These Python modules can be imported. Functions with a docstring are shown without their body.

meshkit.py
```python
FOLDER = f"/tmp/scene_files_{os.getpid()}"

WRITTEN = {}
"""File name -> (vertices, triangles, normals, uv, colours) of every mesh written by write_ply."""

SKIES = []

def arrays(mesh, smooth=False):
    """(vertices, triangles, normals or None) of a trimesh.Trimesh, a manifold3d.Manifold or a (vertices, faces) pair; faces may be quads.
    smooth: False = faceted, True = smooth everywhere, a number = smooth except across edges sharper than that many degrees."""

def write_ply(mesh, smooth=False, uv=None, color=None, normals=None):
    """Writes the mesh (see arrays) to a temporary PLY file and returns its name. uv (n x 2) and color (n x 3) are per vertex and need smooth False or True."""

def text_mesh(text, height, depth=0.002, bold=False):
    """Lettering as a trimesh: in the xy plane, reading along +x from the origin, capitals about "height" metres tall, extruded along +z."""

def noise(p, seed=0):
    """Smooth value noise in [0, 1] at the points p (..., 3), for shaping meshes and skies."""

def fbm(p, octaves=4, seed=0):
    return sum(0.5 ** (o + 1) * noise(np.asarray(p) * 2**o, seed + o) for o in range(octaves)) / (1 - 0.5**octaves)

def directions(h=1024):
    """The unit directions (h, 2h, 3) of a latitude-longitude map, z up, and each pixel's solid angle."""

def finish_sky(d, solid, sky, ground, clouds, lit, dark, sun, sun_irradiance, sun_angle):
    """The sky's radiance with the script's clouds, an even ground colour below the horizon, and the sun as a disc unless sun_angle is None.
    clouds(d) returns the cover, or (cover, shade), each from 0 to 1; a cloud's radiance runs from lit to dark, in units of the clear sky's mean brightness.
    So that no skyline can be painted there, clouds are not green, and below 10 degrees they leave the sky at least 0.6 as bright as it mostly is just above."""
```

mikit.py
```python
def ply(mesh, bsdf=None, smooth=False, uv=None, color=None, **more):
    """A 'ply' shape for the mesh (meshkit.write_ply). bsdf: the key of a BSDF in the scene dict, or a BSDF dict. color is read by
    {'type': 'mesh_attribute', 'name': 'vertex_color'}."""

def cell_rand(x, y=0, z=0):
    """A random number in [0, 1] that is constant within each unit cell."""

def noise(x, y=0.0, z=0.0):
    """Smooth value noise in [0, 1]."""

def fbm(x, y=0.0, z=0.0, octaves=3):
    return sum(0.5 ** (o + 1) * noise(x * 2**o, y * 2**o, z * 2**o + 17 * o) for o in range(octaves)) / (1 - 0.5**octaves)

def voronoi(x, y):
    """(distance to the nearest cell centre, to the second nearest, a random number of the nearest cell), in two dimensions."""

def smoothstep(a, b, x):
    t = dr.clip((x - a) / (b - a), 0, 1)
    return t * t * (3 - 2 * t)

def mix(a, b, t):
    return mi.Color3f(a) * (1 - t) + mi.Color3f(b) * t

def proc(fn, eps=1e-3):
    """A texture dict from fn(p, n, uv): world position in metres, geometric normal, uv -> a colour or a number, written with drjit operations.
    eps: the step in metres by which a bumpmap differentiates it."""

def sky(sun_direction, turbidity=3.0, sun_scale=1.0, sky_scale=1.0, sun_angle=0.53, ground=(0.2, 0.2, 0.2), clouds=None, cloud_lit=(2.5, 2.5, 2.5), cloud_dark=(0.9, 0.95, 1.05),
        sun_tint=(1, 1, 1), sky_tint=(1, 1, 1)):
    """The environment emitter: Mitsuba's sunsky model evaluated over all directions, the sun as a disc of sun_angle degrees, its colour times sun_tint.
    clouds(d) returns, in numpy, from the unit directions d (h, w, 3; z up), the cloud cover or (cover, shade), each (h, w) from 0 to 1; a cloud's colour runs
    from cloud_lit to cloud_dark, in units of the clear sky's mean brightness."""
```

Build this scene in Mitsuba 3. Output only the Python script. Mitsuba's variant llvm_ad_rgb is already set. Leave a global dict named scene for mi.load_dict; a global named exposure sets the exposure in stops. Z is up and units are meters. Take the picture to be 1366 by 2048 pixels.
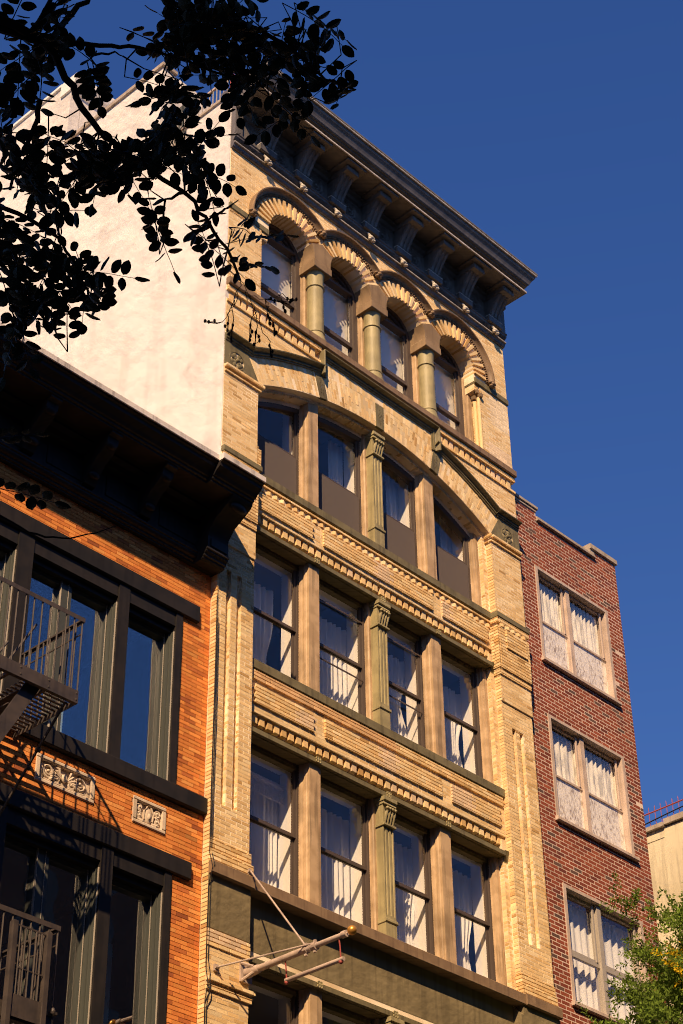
import math, random
import numpy as np, trimesh, mitsuba as mi, drjit as dr
import mikit
from mikit import proc, noise, fbm, cell_rand, smoothstep, mix
from shapely.geometry import Polygon, Point, box as sbox
from shapely.ops import unary_union
from shapely import affinity
T = mi.ScalarTransform4f
scene, labels = {}, {}

# ------------------------------------------------------------------ camera
CAM = np.array([-15.788, -17.12, 1.65])
YAW, PITCH, ROLL, FPX = 0.82430185, 0.62674190, -0.01574888, 3783.63
fw = np.array([math.sin(YAW) * math.cos(PITCH), math.cos(YAW) * math.cos(PITCH), math.sin(PITCH)])
rt = np.array([math.cos(YAW), -math.sin(YAW), 0.0])
up = np.cross(rt, fw)
rt, up = math.cos(ROLL) * rt + math.sin(ROLL) * up, -math.sin(ROLL) * rt + math.cos(ROLL) * up
scene['camera'] = {'type': 'perspective', 'fov_axis': 'y', 'fov': math.degrees(2 * math.atan(1024 / FPX)),
                   'to_world': T().look_at(origin=CAM.tolist(), target=(CAM + fw).tolist(), up=up.tolist()),
                   'near_clip': 0.1, 'far_clip': 2000.0}
# ------------------------------------------------------------------ sun and sky
SUN = (-1.5, -1.0, 1.5)
scene['sky_light'] = mikit.sky(SUN, turbidity=1.8, sun_scale=1.85, sky_scale=1.0, sun_tint=(1.08, 0.93, 0.77), sky_tint=(0.70, 0.92, 1.42), ground=(0.05, 0.05, 0.05))
exposure = 1.4

# ------------------------------------------------------------------ materials
def col(*c): return {'type': 'rgb', 'value': list(c)}
def mat(name, base, rough=0.8, spec=0.3, bump=None, **kw):
    b = {'type': 'principled', 'base_color': base if isinstance(base, dict) else col(*base), 'roughness': rough, 'specular': spec, **kw}
    if bump: b = {'type': 'bumpmap', 'scale': bump[1], 'arbitrary': proc(bump[0], eps=bump[2]), 'bsdf': b}
    scene[name] = {'type': 'twosided', 'bsdf': b}

def weathered(a, b, sx, amp=1.0, streak=0.0):
    def fn(p, n, uv):
        t = fbm(p.x * sx, p.y * sx, p.z * sx, 3)
        s = fbm(p.x * 16.0 + p.y * 16.0, 0.0, p.z * 0.9, 3)
        c = mix(a, b, smoothstep(0.3, 0.72, t) * amp)
        return c * (1.0 - streak * smoothstep(0.45, 0.75, s))
    return proc(fn)

mat('brick', {'type': 'mesh_attribute', 'name': 'vertex_color'}, 0.9, 0.15)
mat('mortar_light', weathered((0.58, 0.43, 0.25), (0.86, 0.72, 0.52), 1.6), 0.95, 0.1)
mat('mortar_dark', weathered((0.20, 0.085, 0.035), (0.10, 0.045, 0.02), 3.0), 0.95, 0.1)
mat('mortar_grey', weathered((0.52, 0.40, 0.32), (0.66, 0.52, 0.43), 1.5), 0.95, 0.1)
def stucco_fn(p, n, uv):
    t = fbm(p.x * 0.5 + p.y * 0.6, p.y * 0.3, p.z * 0.35, 3)
    s = fbm(p.x * 3.0 + p.y * 3.2, 1.0, p.z * 0.35, 3)
    spots = smoothstep(0.70, 0.95, fbm(p.y * 1.7, p.x * 1.7, p.z * 1.1, 4))
    c = mix((0.64, 0.60, 0.565), (0.615, 0.57, 0.53), smoothstep(0.4, 0.75, t))
    return c * (1.0 - 0.10 * smoothstep(0.5, 0.75, s)) * (1.0 - 0.25 * spots)
def stucco_bump(p, n, uv): return fbm(p.y * 2.6 + p.x * 2.6, p.x, p.z * 2.2, 5)
mat('white_stucco', proc(stucco_fn), 0.95, 0.1, bump=(stucco_bump, 0.06, 0.015))
mat('cream_stucco', weathered((0.62, 0.54, 0.38), (0.5, 0.43, 0.29), 1.2, 1.0, 0.2), 0.95, 0.1)
mat('olive_paint', weathered((0.185, 0.155, 0.082), (0.145, 0.12, 0.062), 5.0, 1.0, 0.3), 0.6, 0.3)
mat('olive_light', weathered((0.34, 0.285, 0.145), (0.28, 0.235, 0.12), 5.0, 1.0, 0.22), 0.55, 0.35)
mat('tan_paint', weathered((0.50, 0.35, 0.205), (0.40, 0.27, 0.15), 6.0, 1.0, 0.38), 0.6, 0.3)
mat('brown_paint', weathered((0.25, 0.165, 0.095), (0.20, 0.13, 0.075), 6.0, 1.0, 0.25), 0.6, 0.3)
mat('stone_paint', weathered((0.28, 0.19, 0.11), (0.225, 0.15, 0.085), 3.0, 1.0, 0.2), 0.7, 0.25)
mat('plaster_olive', weathered((0.225, 0.18, 0.10), (0.17, 0.135, 0.075), 2.0, 1.0, 0.2), 0.85, 0.2,
    bump=(lambda p, n, uv: fbm(p.x * 14.0, p.y * 14.0, p.z * 14.0, 3), 0.012, 0.01))
mat('cornice_paint', weathered((0.150, 0.135, 0.125), (0.105, 0.095, 0.09), 4.0, 1.0, 0.2), 0.45, 0.4)
mat('cornice_painted_sun', weathered((0.50, 0.45, 0.40), (0.38, 0.34, 0.30), 6.0, 1.0, 0.3), 0.5, 0.4)  # lightened copy of the cornice paint: sunlight put into the colour
mat('boss_paint', (0.50, 0.45, 0.37), 0.7, 0.3)
mat('black_paint', weathered((0.016, 0.0145, 0.014), (0.023, 0.019, 0.017), 4.0, 1.0, 0.2), 0.55, 0.22)
mat('gutter_metal', weathered((0.62, 0.56, 0.52), (0.5, 0.45, 0.42), 5.0, 1.0, 0.35), 0.5, 0.4)
mat('sash_brown', (0.075, 0.055, 0.045), 0.45, 0.4)
mat('sash_alu', (0.058, 0.062, 0.054), 0.45, 0.35)
mat('pale_blind', (0.40, 0.60, 0.66), 0.9, 0.1)
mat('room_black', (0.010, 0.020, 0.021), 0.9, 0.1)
scene['glass_coated'] = {'type': 'thindielectric', 'int_ior': 2.5}
mat('tar_roof', (0.05, 0.05, 0.05), 0.95, 0.1)
mat('alu_light', (0.34, 0.30, 0.25), 0.4, 0.5)
mat('screen_mesh', (0.115, 0.095, 0.088), 0.9, 0.1)
mat('white_paint', (0.70, 0.67, 0.62), 0.6, 0.3)
mat('room_dark', (0.30, 0.28, 0.25), 0.9, 0.1)
mat('terracotta', weathered((0.62, 0.50, 0.38), (0.54, 0.43, 0.32), 6.0, 1.0, 0.15), 0.8, 0.2)
mat('iron_paint', weathered((0.065, 0.05, 0.042), (0.045, 0.036, 0.032), 6.0, 1.0, 0.25), 0.5, 0.45)
mat('pole_metal', weathered((0.42, 0.33, 0.27), (0.30, 0.23, 0.19), 7.0), 0.5, 0.4)
mat('bronze', (0.60, 0.30, 0.06), 0.35, 0.5, metallic=0.6)
mat('red_iron', (0.30, 0.06, 0.05), 0.5, 0.4)
mat('beige_frame', weathered((0.52, 0.41, 0.34), (0.45, 0.35, 0.28), 5.0, 1.0, 0.2), 0.6, 0.3)
mat('coping', weathered((0.40, 0.33, 0.265), (0.32, 0.265, 0.21), 4.0, 1.0, 0.2), 0.8, 0.2)
mat('cable_black', (0.012, 0.012, 0.012), 0.5, 0.4)
mat('asphalt', weathered((0.05, 0.05, 0.05), (0.065, 0.063, 0.06), 2.0), 0.9, 0.2)
mat('concrete', weathered((0.17, 0.165, 0.155), (0.13, 0.125, 0.12), 1.5), 0.9, 0.2)
mat('road_paint', (0.7, 0.68, 0.6), 0.8, 0.2)
mat('facade_plain', weathered((0.10, 0.075, 0.06), (0.08, 0.06, 0.05), 1.5), 0.9, 0.15)
mat('bark', weathered((0.06, 0.045, 0.032), (0.035, 0.027, 0.02), 12.0), 0.9, 0.15)
mat('leaf_dark', {'type': 'mesh_attribute', 'name': 'vertex_color'}, 0.6, 0.25)
scene['leaf_green'] = {'type': 'principledthin', 'base_color': {'type': 'mesh_attribute', 'name': 'vertex_color'}, 'roughness': 0.5, 'diff_trans': 0.7, 'spec_trans': 0.0}
scene['curtain_cloth'] = {'type': 'principledthin', 'base_color': col(0.86, 0.84, 0.80), 'roughness': 0.9, 'diff_trans': 0.5, 'spec_trans': 0.0}
def film_fn(p, n, uv):
    a = fbm(p.x * 70.0, p.y * 3.0, p.z * 14.0, 3)
    b = fbm(p.x * 7.0, 4.0, p.z * 4.0, 2)
    return mix((0.86, 0.80, 0.71), (0.36, 0.28, 0.20), smoothstep(0.48, 0.74, a * 0.75 + b * 0.3))
mat('window_film', proc(film_fn), 0.9, 0.1)
def lace_fn(p, n, uv):
    a = fbm(p.x * 24.0, 2.0, p.z * 3.0, 3)
    return mix((0.70, 0.66, 0.58), (0.42, 0.40, 0.36), smoothstep(0.4, 0.75, a))
mat('lace_cloth', proc(lace_fn), 0.95, 0.05)
scene['glass'] = {'type': 'thindielectric', 'int_ior': 1.42}

# ------------------------------------------------------------------ mesh helpers
class G:
    def __init__(s): s.v, s.f, s.c, s.n = [], [], [], 0
    def add(s, v, f, c=None):
        v, f = np.asarray(v, float), np.asarray(f, int)
        s.v.append(v); s.f.append(f + s.n); s.n += len(v)
        s.c.append(np.tile(np.asarray(c if c is not None else (0.5, 0.5, 0.5), float), (len(v), 1)))
        return s
    def box(s, x0, x1, y0, y1, z0, z1, c=None, back=True):
        v = [(x, y, z) for x in (x0, x1) for y in (y0, y1) for z in (z0, z1)]
        f = [(0, 4, 5), (0, 5, 1), (0, 1, 3), (0, 3, 2), (4, 6, 7), (4, 7, 5), (1, 5, 7), (1, 7, 3), (0, 2, 6), (0, 6, 4)]
        if back: f += [(2, 3, 7), (2, 7, 6)]
        return s.add(v, f, c)
    def bbox(s, x0, x1, y0, y1, z0, z1, r=0.006, c=None):
        """box with chamfered long edges"""
        r = min(r, (y1 - y0) / 3, (z1 - z0) / 3)
        p = [(y0 + r, z0), (y1, z0), (y1, z1), (y0 + r, z1), (y0, z1 - r), (y0, z0 + r)]
        return s.px(p, x0, x1, c)
    def _prism(s, poly, h0, h1, order, c=None):
        for g in getattr(poly, 'geoms', [poly]):
            if g.is_empty or g.area < 1e-7: continue
            m = trimesh.creation.extrude_polygon(g, h1 - h0, engine='earcut')
            q = np.array(m.vertices); q[:, 2] += h0
            s.add(q[:, order], m.faces, c)
        return s
    def px(s, prof, x0, x1, c=None): return s._prism(Polygon(prof).buffer(0) if not hasattr(prof, 'area') else prof, x0, x1, [2, 0, 1], c)
    def py(s, poly, y0, y1, c=None): return s._prism(Polygon(poly) if not hasattr(poly, 'area') else poly, y0, y1, [0, 2, 1], c)
    def pz(s, poly, z0, z1, c=None): return s._prism(Polygon(poly) if not hasattr(poly, 'area') else poly, z0, z1, [0, 1, 2], c)
    def tube(s, pts, r, sides=8, c=None):
        p = np.asarray(pts, float); r = np.broadcast_to(np.asarray(r, float), (len(p),))
        t = np.gradient(p, axis=0); t /= np.linalg.norm(t, axis=1, keepdims=True) + 1e-12
        a = np.cross(t, np.where(np.abs(t[:, 2:]) < 0.9, [0, 0, 1.0], [1.0, 0, 0])); a /= np.linalg.norm(a, axis=1, keepdims=True) + 1e-12
        b = np.cross(t, a); th = np.arange(sides) * 2 * math.pi / sides
        v = p[:, None] + r[:, None, None] * (np.cos(th)[None, :, None] * a[:, None] + np.sin(th)[None, :, None] * b[:, None])
        f = []
        for i in range(len(p) - 1):
            for j in range(sides):
                k = (j + 1) % sides
                f += [(i * sides + j, i * sides + k, (i + 1) * sides + k), (i * sides + j, (i + 1) * sides + k, (i + 1) * sides + j)]
        for e in (0, len(p) - 1):
            f += [(e * sides, e * sides + j, e * sides + j + 1) for j in range(1, sides - 1)]
        return s.add(v.reshape(-1, 3), f, c)
    def lathe(s, prof, cx, cy, n=24, a0=0.0, a1=2 * math.pi, c=None):
        th = np.linspace(a0, a1, n + 1); v, f = [], []
        for r, z in prof: v += [(cx + r * math.cos(t), cy + r * math.sin(t), z) for t in th]
        m = n + 1
        for i in range(len(prof) - 1):
            for j in range(n): f += [(i * m + j, i * m + j + 1, (i + 1) * m + j + 1), (i * m + j, (i + 1) * m + j + 1, (i + 1) * m + j)]
        return s.add(v, f, c)
    def arc(s, cx, cz, prof, a0, a1, n, c=None, closed=True):
        """profile of (radius, y) swept round (cx, cz) in the facade plane; angle from +x towards +z"""
        th = np.linspace(a0, a1, n + 1); m = len(prof); v, f = [], []
        for t in th: v += [(cx + r * math.cos(t), y, cz + r * math.sin(t)) for r, y in prof]
        for i in range(n):
            for j in range(m if closed else m - 1):
                k = (j + 1) % m
                f += [(i * m + j, i * m + k, (i + 1) * m + k), (i * m + j, (i + 1) * m + k, (i + 1) * m + j)]
        if closed:
            for e in (0, n): f += [(e * m, e * m + j, e * m + j + 1) for j in range(1, m - 1)]
        return s.add(v, f, c)
    def ball(s, c0, r, n=1, c=None):
        m = trimesh.creation.icosphere(subdivisions=n, radius=1.0)
        return s.add(np.array(m.vertices) * np.asarray(r) + np.asarray(c0), m.faces, c)
    def mesh(s): return np.vstack(s.v), np.vstack(s.f)
    def cols(s): return np.vstack(s.c)

used = {}
def numbered(k):
    used[k] = used.get(k, -1) + 1
    return k if used[k] == 0 else f'{k}_{used[k]:03d}'
def put(key, g, bsdf, smooth=False, colour=False, label=None, category=None, group=None, kind=None):
    """one entry of the scene; key is parent__name, numbered when taken"""
    key = numbered(key)
    scene[key] = mikit.ply(g.mesh() if isinstance(g, G) else g, bsdf, smooth=smooth, **({'color': g.cols()} if colour else {}))
    d = {k: v for k, v in dict(label=label, category=category, group=group, kind=kind).items() if v}
    if d: labels[key] = d
    return key
def thing(name, label, category, group=None):
    key = numbered(name); labels[key] = {'label': label, 'category': category}
    if group: labels[key]['group'] = group
    return key
def pixel(p):
    d = np.asarray(p, float) - CAM
    z = d @ fw
    return 683 + FPX * (d @ rt) / z, 1024 - FPX * (d @ up) / z

# ------------------------------------------------------------------ bricks
rng = np.random.default_rng(7)
class Bricks:
    """collects single bricks; the 300 that show largest become parts, the rest one stuff part"""
    def __init__(s, L, H, joint, palette, weights, lum=0.12):
        s.L, s.H, s.j, s.pal, s.w, s.lum, s.items = L, H, joint, np.array(palette), np.array(weights) / sum(weights), lum, []
    def colour(s, x, z, patch=None):
        c = s.pal[rng.choice(len(s.pal), p=s.w)] * (1 + s.lum * rng.normal() * 0.6)
        return np.clip(c if patch is None else np.asarray(patch) * (1 + 0.1 * rng.normal()), 0.01, 0.92)
    def add(s, v, f, c):
        v = np.asarray(v, float); s.items.append((v, np.asarray(f, int), c))
    def box(s, x0, x1, y0, y1, z0, z1, c):
        v = [(x, y, z) for x in (x0, x1) for y in (y0, y1) for z in (z0, z1)]
        s.add(v, [(0, 4, 5), (0, 5, 1), (0, 1, 3), (0, 3, 2), (4, 6, 7), (4, 7, 5), (1, 5, 7), (1, 7, 3), (0, 2, 6), (0, 6, 4)], c)
    def front(s, poly, y, depth=0.03, shift=0.0, patches=(), jit=0.0008):
        """running bond on the plane y, facing -y, inside the polygon (x, z)"""
        poly = sbox(*poly) if isinstance(poly, tuple) and not hasattr(poly, 'area') else poly
        x0, z0, x1, z1 = poly.bounds
        plain = abs(poly.area - (x1 - x0) * (z1 - z0)) < 1e-6
        L, H, j = s.L, s.H, s.j
        for r in range(int(math.floor(z0 / H)), int(math.ceil(z1 / H))):
            za, zb = max(r * H, z0), min((r + 1) * H, z1)
            if zb - za < 0.35 * H: continue
            off = (0.5 * L if r % 2 else 0.0) + shift
            k = int(math.floor((x0 - off) / L))
            while off + k * L < x1:
                xa, xb = max(off + k * L, x0), min(off + (k + 1) * L, x1); k += 1
                if xb - xa < 0.04: continue
                yy = y + rng.normal() * jit
                jj = j * (0.8 + 0.4 * rng.random())
                rect = sbox(xa + jj / 2, za + j / 2, xb - jj / 2, zb - j / 2)
                pc = next((p[4] for p in patches if p[0] < (xa + xb) / 2 < p[2] and p[1] < (za + zb) / 2 < p[3]), None)
                c = s.colour(xa, za, pc)
                if plain or poly.contains(rect):
                    s.box(*[xa + jj / 2, xb - jj / 2], yy, yy + depth, za + j / 2, zb - j / 2, c)
                else:
                    q = rect.intersection(poly)
                    for g in getattr(q, 'geoms', [q]):
                        if g.geom_type == 'Polygon' and g.area > 0.12 * L * H:
                            g = g.simplify(0.002)
                            m = trimesh.creation.extrude_polygon(g, depth, engine='earcut')
                            v = np.array(m.vertices)[:, [0, 2, 1]]; v[:, 1] += yy
                            s.add(v, m.faces, c)
    def side(s, x, y0, y1, z0, z1, depth=0.03, facing=-1, jit=0.001):
        """courses on a narrow return whose face lies at x"""
        H, j = s.H, s.j
        n = max(1, int(round((y1 - y0) / (s.L * 0.5)))) 
        for r in range(int(math.floor(z0 / H)), int(math.ceil(z1 / H))):
            za, zb = max(r * H, z0), min((r + 1) * H, z1)
            if zb - za < 0.35 * H: continue
            e = np.linspace(y0, y1, n + 1)
            if n > 1 and r % 2: e[1:-1] += 0.25 * (y1 - y0) / n
            for a, b in zip(e[:-1], e[1:]):
                xx = x + rng.normal() * jit
                a2, b2 = a + (j / 2 if a > y0 else 0.0), b - j / 2
                s.box(*sorted((xx, xx - facing * depth)), a2, b2, za + j / 2, zb - j / 2, s.colour(x, za))
    def emit(s, parent, name='brick', stuffname='brickwork', most=300, label=None):
        ctr = np.array([v.mean(0) for v, f, c in s.items])
        d = ctr - CAM; z = d @ fw
        u, w = 683 + FPX * (d @ rt) / z, 1024 - FPX * (d @ up) / z
        size = np.array([np.prod(np.sort(np.ptp(v, axis=0))[1:]) for v, f, c in s.items]) / z ** 2
        size[(u < 4) | (u > 1362) | (w < 4) | (w > 2044)] = 0
        order = np.argsort(-size, kind='stable')
        one = set(order[:most][size[order[:most]] > 0].tolist())
        rest = G()
        for i, (v, f, c) in enumerate(s.items):
            if i in one: put(f'{parent}__{name}', G().add(v, f, c), 'brick', colour=True)
            else: rest.add(v, f, c)
        if rest.n: put(f'{parent}__{stuffname}', rest, 'brick', colour=True, kind='stuff')

YP = [(0.68, 0.475, 0.235), (0.72, 0.525, 0.275), (0.64, 0.43, 0.20), (0.56, 0.36, 0.155), (0.74, 0.57, 0.33), (0.47, 0.28, 0.11)]
YW = [6, 5, 4, 1.3, 1.5, .35]
OP = [(0.60, 0.21, 0.055), (0.66, 0.25, 0.065), (0.54, 0.175, 0.045), (0.42, 0.13, 0.04), (0.70, 0.30, 0.09), (0.30, 0.09, 0.035)]
OW = [5, 4, 3, 1.5, 1.0, 0.6]
RP = [(0.215, 0.055, 0.032), (0.185, 0.047, 0.029), (0.25, 0.066, 0.036), (0.14, 0.040, 0.030), (0.12, 0.068, 0.054), (0.10, 0.06, 0.05)]
RW = [5, 4, 3, 1.4, 0.8, 0.6]
PINK = (0.66, 0.49, 0.32)
# ================================================================== the yellow brick building
B = thing('yellow_brick_building', 'tall yellow brick building with round arched top windows, olive trim and heavy dark cornice', 'building')
YB = Bricks(0.205, 0.0608, 0.0145, YP, YW)
XL, XR, XE = 0.775, 6.70, 7.54
ACX, ACZ, AR0, AR1 = 3.74, 16.18, 6.07, 6.57
CC = [1.50, 2.997, 4.493, 5.99]           # centres of the four round arches
COLX = [2.2485, 3.745, 5.2415]
ZS, RI = 25.18, 0.54
PATCH = [(3.62, 19.1, 4.02, 19.48, PINK), (5.36, 19.1, 5.62, 19.48, PINK), (1.75, 15.62, 2.2, 15.86, PINK), (3.66, 15.5, 4.08, 15.95, PINK), (5.36, 15.6, 5.86, 15.95, PINK),
         (6.2, 22.02, 7.5, 22.3, PINK), (6.95, 24.2, 7.5, 25.0, (0.70, 0.55, 0.36)), (6.8, 23.4, 7.5, 23.7, PINK), (0.0, 11.6, 0.7, 11.8, PINK), (2.42, 15.97, 4.0, 16.16, (0.58, 0.36, 0.18)), (0.9, 15.97, 2.4, 16.16, (0.60, 0.38, 0.2))]

GR = [((0.205, 0.300), (0.425, 0.520)), ((6.945, 7.045), (7.145, 7.250))]
w = G()                                    # masonry behind the bricks
BK = 0.0022
for a, b in ((0.0, XL), (XR, XE)):
    w.box(a + .004, b - .004, BK, .6, 9.0, 12.5)
    w.box(a + .004, b - .004, .0895, .6, 12.5, 18.0)
    w.py(sbox(a + .004, 12.5, b - .004, 18.0).difference(unary_union([sbox(g[0], 13.66, g[1], 17.56) for g in GR[a > 1]])), .0285, .0894)
    w.box(a + .004, b - .004, BK, .6, 18.0, 21.5)
    w.box(a + .004, b - .004, BK, .6, 23.15, 25.02)
w.box(XL - .01, XR + .01, .1372, .6, 11.6, 12.62)
for z0, z1, zd in ((15.462, 16.20, 15.30), (19.052, 19.70, 18.88)): w.box(XL - .01, XR + .01, .1372, .6, z0, z1); w.box(XL - .01, XR + .01, .262, .6, zd, z0)
for z0, z1 in ((12.6, 15.4), (16.2, 18.95), (19.6, 21.6)):
    w.box(XL - .01, .88, .1372, .6, z0, z1); w.box(6.595, XR + .01, .1372, .6, z0, z1)
w.py(sbox(.004, 21.45, XE - .004, 23.2).difference(Point(ACX, ACZ).buffer(AR0 - .01, 256)).difference(unary_union([sbox(-1, 22.876, 2.245, 23.054), sbox(5.275, 22.876, 9, 23.054)])), BK, .13)
w.box(.004, 2.25, .0622, .14, 22.8, 23.1); w.box(5.27, XE - .004, .0622, .14, 22.8, 23.1)
w.py(sbox(.80, 21.15, 6.68, 23.2).difference(Point(ACX, ACZ).buffer(AR0 - .075, 256)), .131, .30)
w.py(sbox(.80, 21.15, 6.68, 23.2).difference(Point(ACX, ACZ).buffer(AR0 - .15, 256)), .301, .50)
holes = unary_union([Point(c, ZS).buffer(RI + .004, 64) for c in CC] + [sbox(c - RI, 24.5, c + RI, ZS) for c in CC])
w.py(sbox(.004, 25.0, XE - .004, 26.5).difference(holes), BK, .30)
w.box(0.004, .945, BK + .02, .30, 24.8, 25.05); w.box(6.545, XE - .004, BK + .02, .30, 24.8, 25.05)
w.box(0.004, XE - .004, .02, .5, 26.45, 27.6)
wall = put(f'{B}__wall', w, 'mortar_light')

# --- pilaster faces
for (a, b), gr in zip(((0.0, XL), (XR, XE)), GR):
    shaft = sbox(a, 13.10, b, 18.0)
    for g in gr: shaft = shaft.difference(sbox(g[0], 13.66, g[1], 17.56))
    YB.front(shaft, .025, .022, patches=PATCH)
    for g in gr:
        YB.front((g[0] - .005, 13.66, g[1] + .005, 17.56), .085, .02)
        YB.side(g[1], .03, .088, 13.66, 17.56); YB.side(g[0], .03, .088, 13.66, 17.56, facing=1)
    YB.front((a, 12.74, b + (.04 if a == 0 else 0), 12.92), -.03, .06)
    YB.front((a, 12.92, b + (.02 if a == 0 else 0), 13.10), -.002, .04)
    YB.front((a, 18.0, b, 18.51), 0.0); YB.front((a, 18.51, b, 18.635), -.022, .04)
    YB.front((a, 18.635, b, 19.50), -.045, .06, patches=PATCH)
    YB.front((a + .16 if a else .12, 19.08, b - .09, 19.46), -.070, .03, patches=PATCH)
    YB.front((a, 19.555, b, 19.66), -.055, .06)
    YB.front((a, 19.77, b, 21.24), 0.0, patches=PATCH)
    YB.front((a, 21.30, b + (.055 if a == 0 else .0), 21.36), -.035, .06); YB.front((a, 21.38, b + (.10 if a == 0 else 0), 21.455), -.060, .08)
    YB.front((a, 21.24, b, 21.30), -.004, .03)
YB.front((0, 9.3, XL + .01, 10.93), 0.0); YB.front((0, 10.95, XL + .05, 11.03), -.03, .05); YB.front((0, 11.05, XL + .085, 11.14), -.06, .08)
YB.front((0, 11.14, XL + .01, 11.53), 0.0); YB.front((0, 11.55, XL + .01, 11.79), -.018, .03, patches=PATCH)
YB.front((XR, 9.3, XE, 11.79), 0.0)
# corbelled foot of the left pilaster beside the arched windows
YB.front((XL, 19.80, .87, 20.165), .004, .10); YB.front((XL, 20.165, .83, 20.21), .004, .10)
# returns of the right pilaster and the brick jamb beside the windows
YB.side(XR - .002, .03, .135, 13.1, 18.0); YB.side(XR - .03, -.03, .135, 12.74, 12.92); YB.side(XR - .015, 0.0, .135, 12.92, 13.1)
YB.side(XR - .004, 0.0, .135, 18.0, 18.51); YB.side(XR - .025, -.02, .135, 18.51, 18.635); YB.side(XR - .045, -.042, .135, 18.635, 19.5); YB.side(XR - .05, -.052, .135, 19.555, 19.66)
YB.side(XR - .004, 0.0, .135, 19.77, 21.3); YB.side(XR - .035, -.032, .135, 21.30, 21.36); YB.side(XR - .06, -.057, .135, 21.38, 21.455)
for z0, z1 in ((12.74, 15.08), (16.33, 18.66), (19.81, 21.42)):
    YB.front((6.59, z0, XR - .005, z1), .135, .02); YB.side(6.592, .138, .225, z0, z1)
    YB.front((XL + .005, z0, .885, z1), .135, .02)
# left return towards the lower neighbour
YB.side(-.004, .003, .128, 9.3, 18.7)
# --- spandrels
for z0, z1, zc, pz0, pz1 in ((15.465, 15.975, 15.985, 15.60, 15.93), (19.055, 19.485, 19.555, 19.125, 19.45)):
    YB.front((XL, z0, XR, z1), .135, .02, patches=PATCH)
    for a, b in ((.887, 2.18), (2.40, 5.10), (5.34, 6.588)): YB.front((a, pz0, b, pz1), .104, .035, patches=PATCH)
YB.front((XL, 15.985, XR, 16.155), .100, .04, patches=PATCH)
YB.front((XL, 19.56, XR, 19.625), .100, .05, patches=PATCH)
t = G()
for x in np.arange(.80, 6.66, .151):
    t.pz([(x, .14), (x + .0755, .108), (x + .151, .14)], 19.485, 19.555, YB.colour(0, 0))
for x in np.arange(6.72, 7.45, .151):
    t.pz([(x, -.04), (x + .0755, -.066), (x + .151, -.04)], 19.497, 19.555, YB.colour(0, 0))
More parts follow.
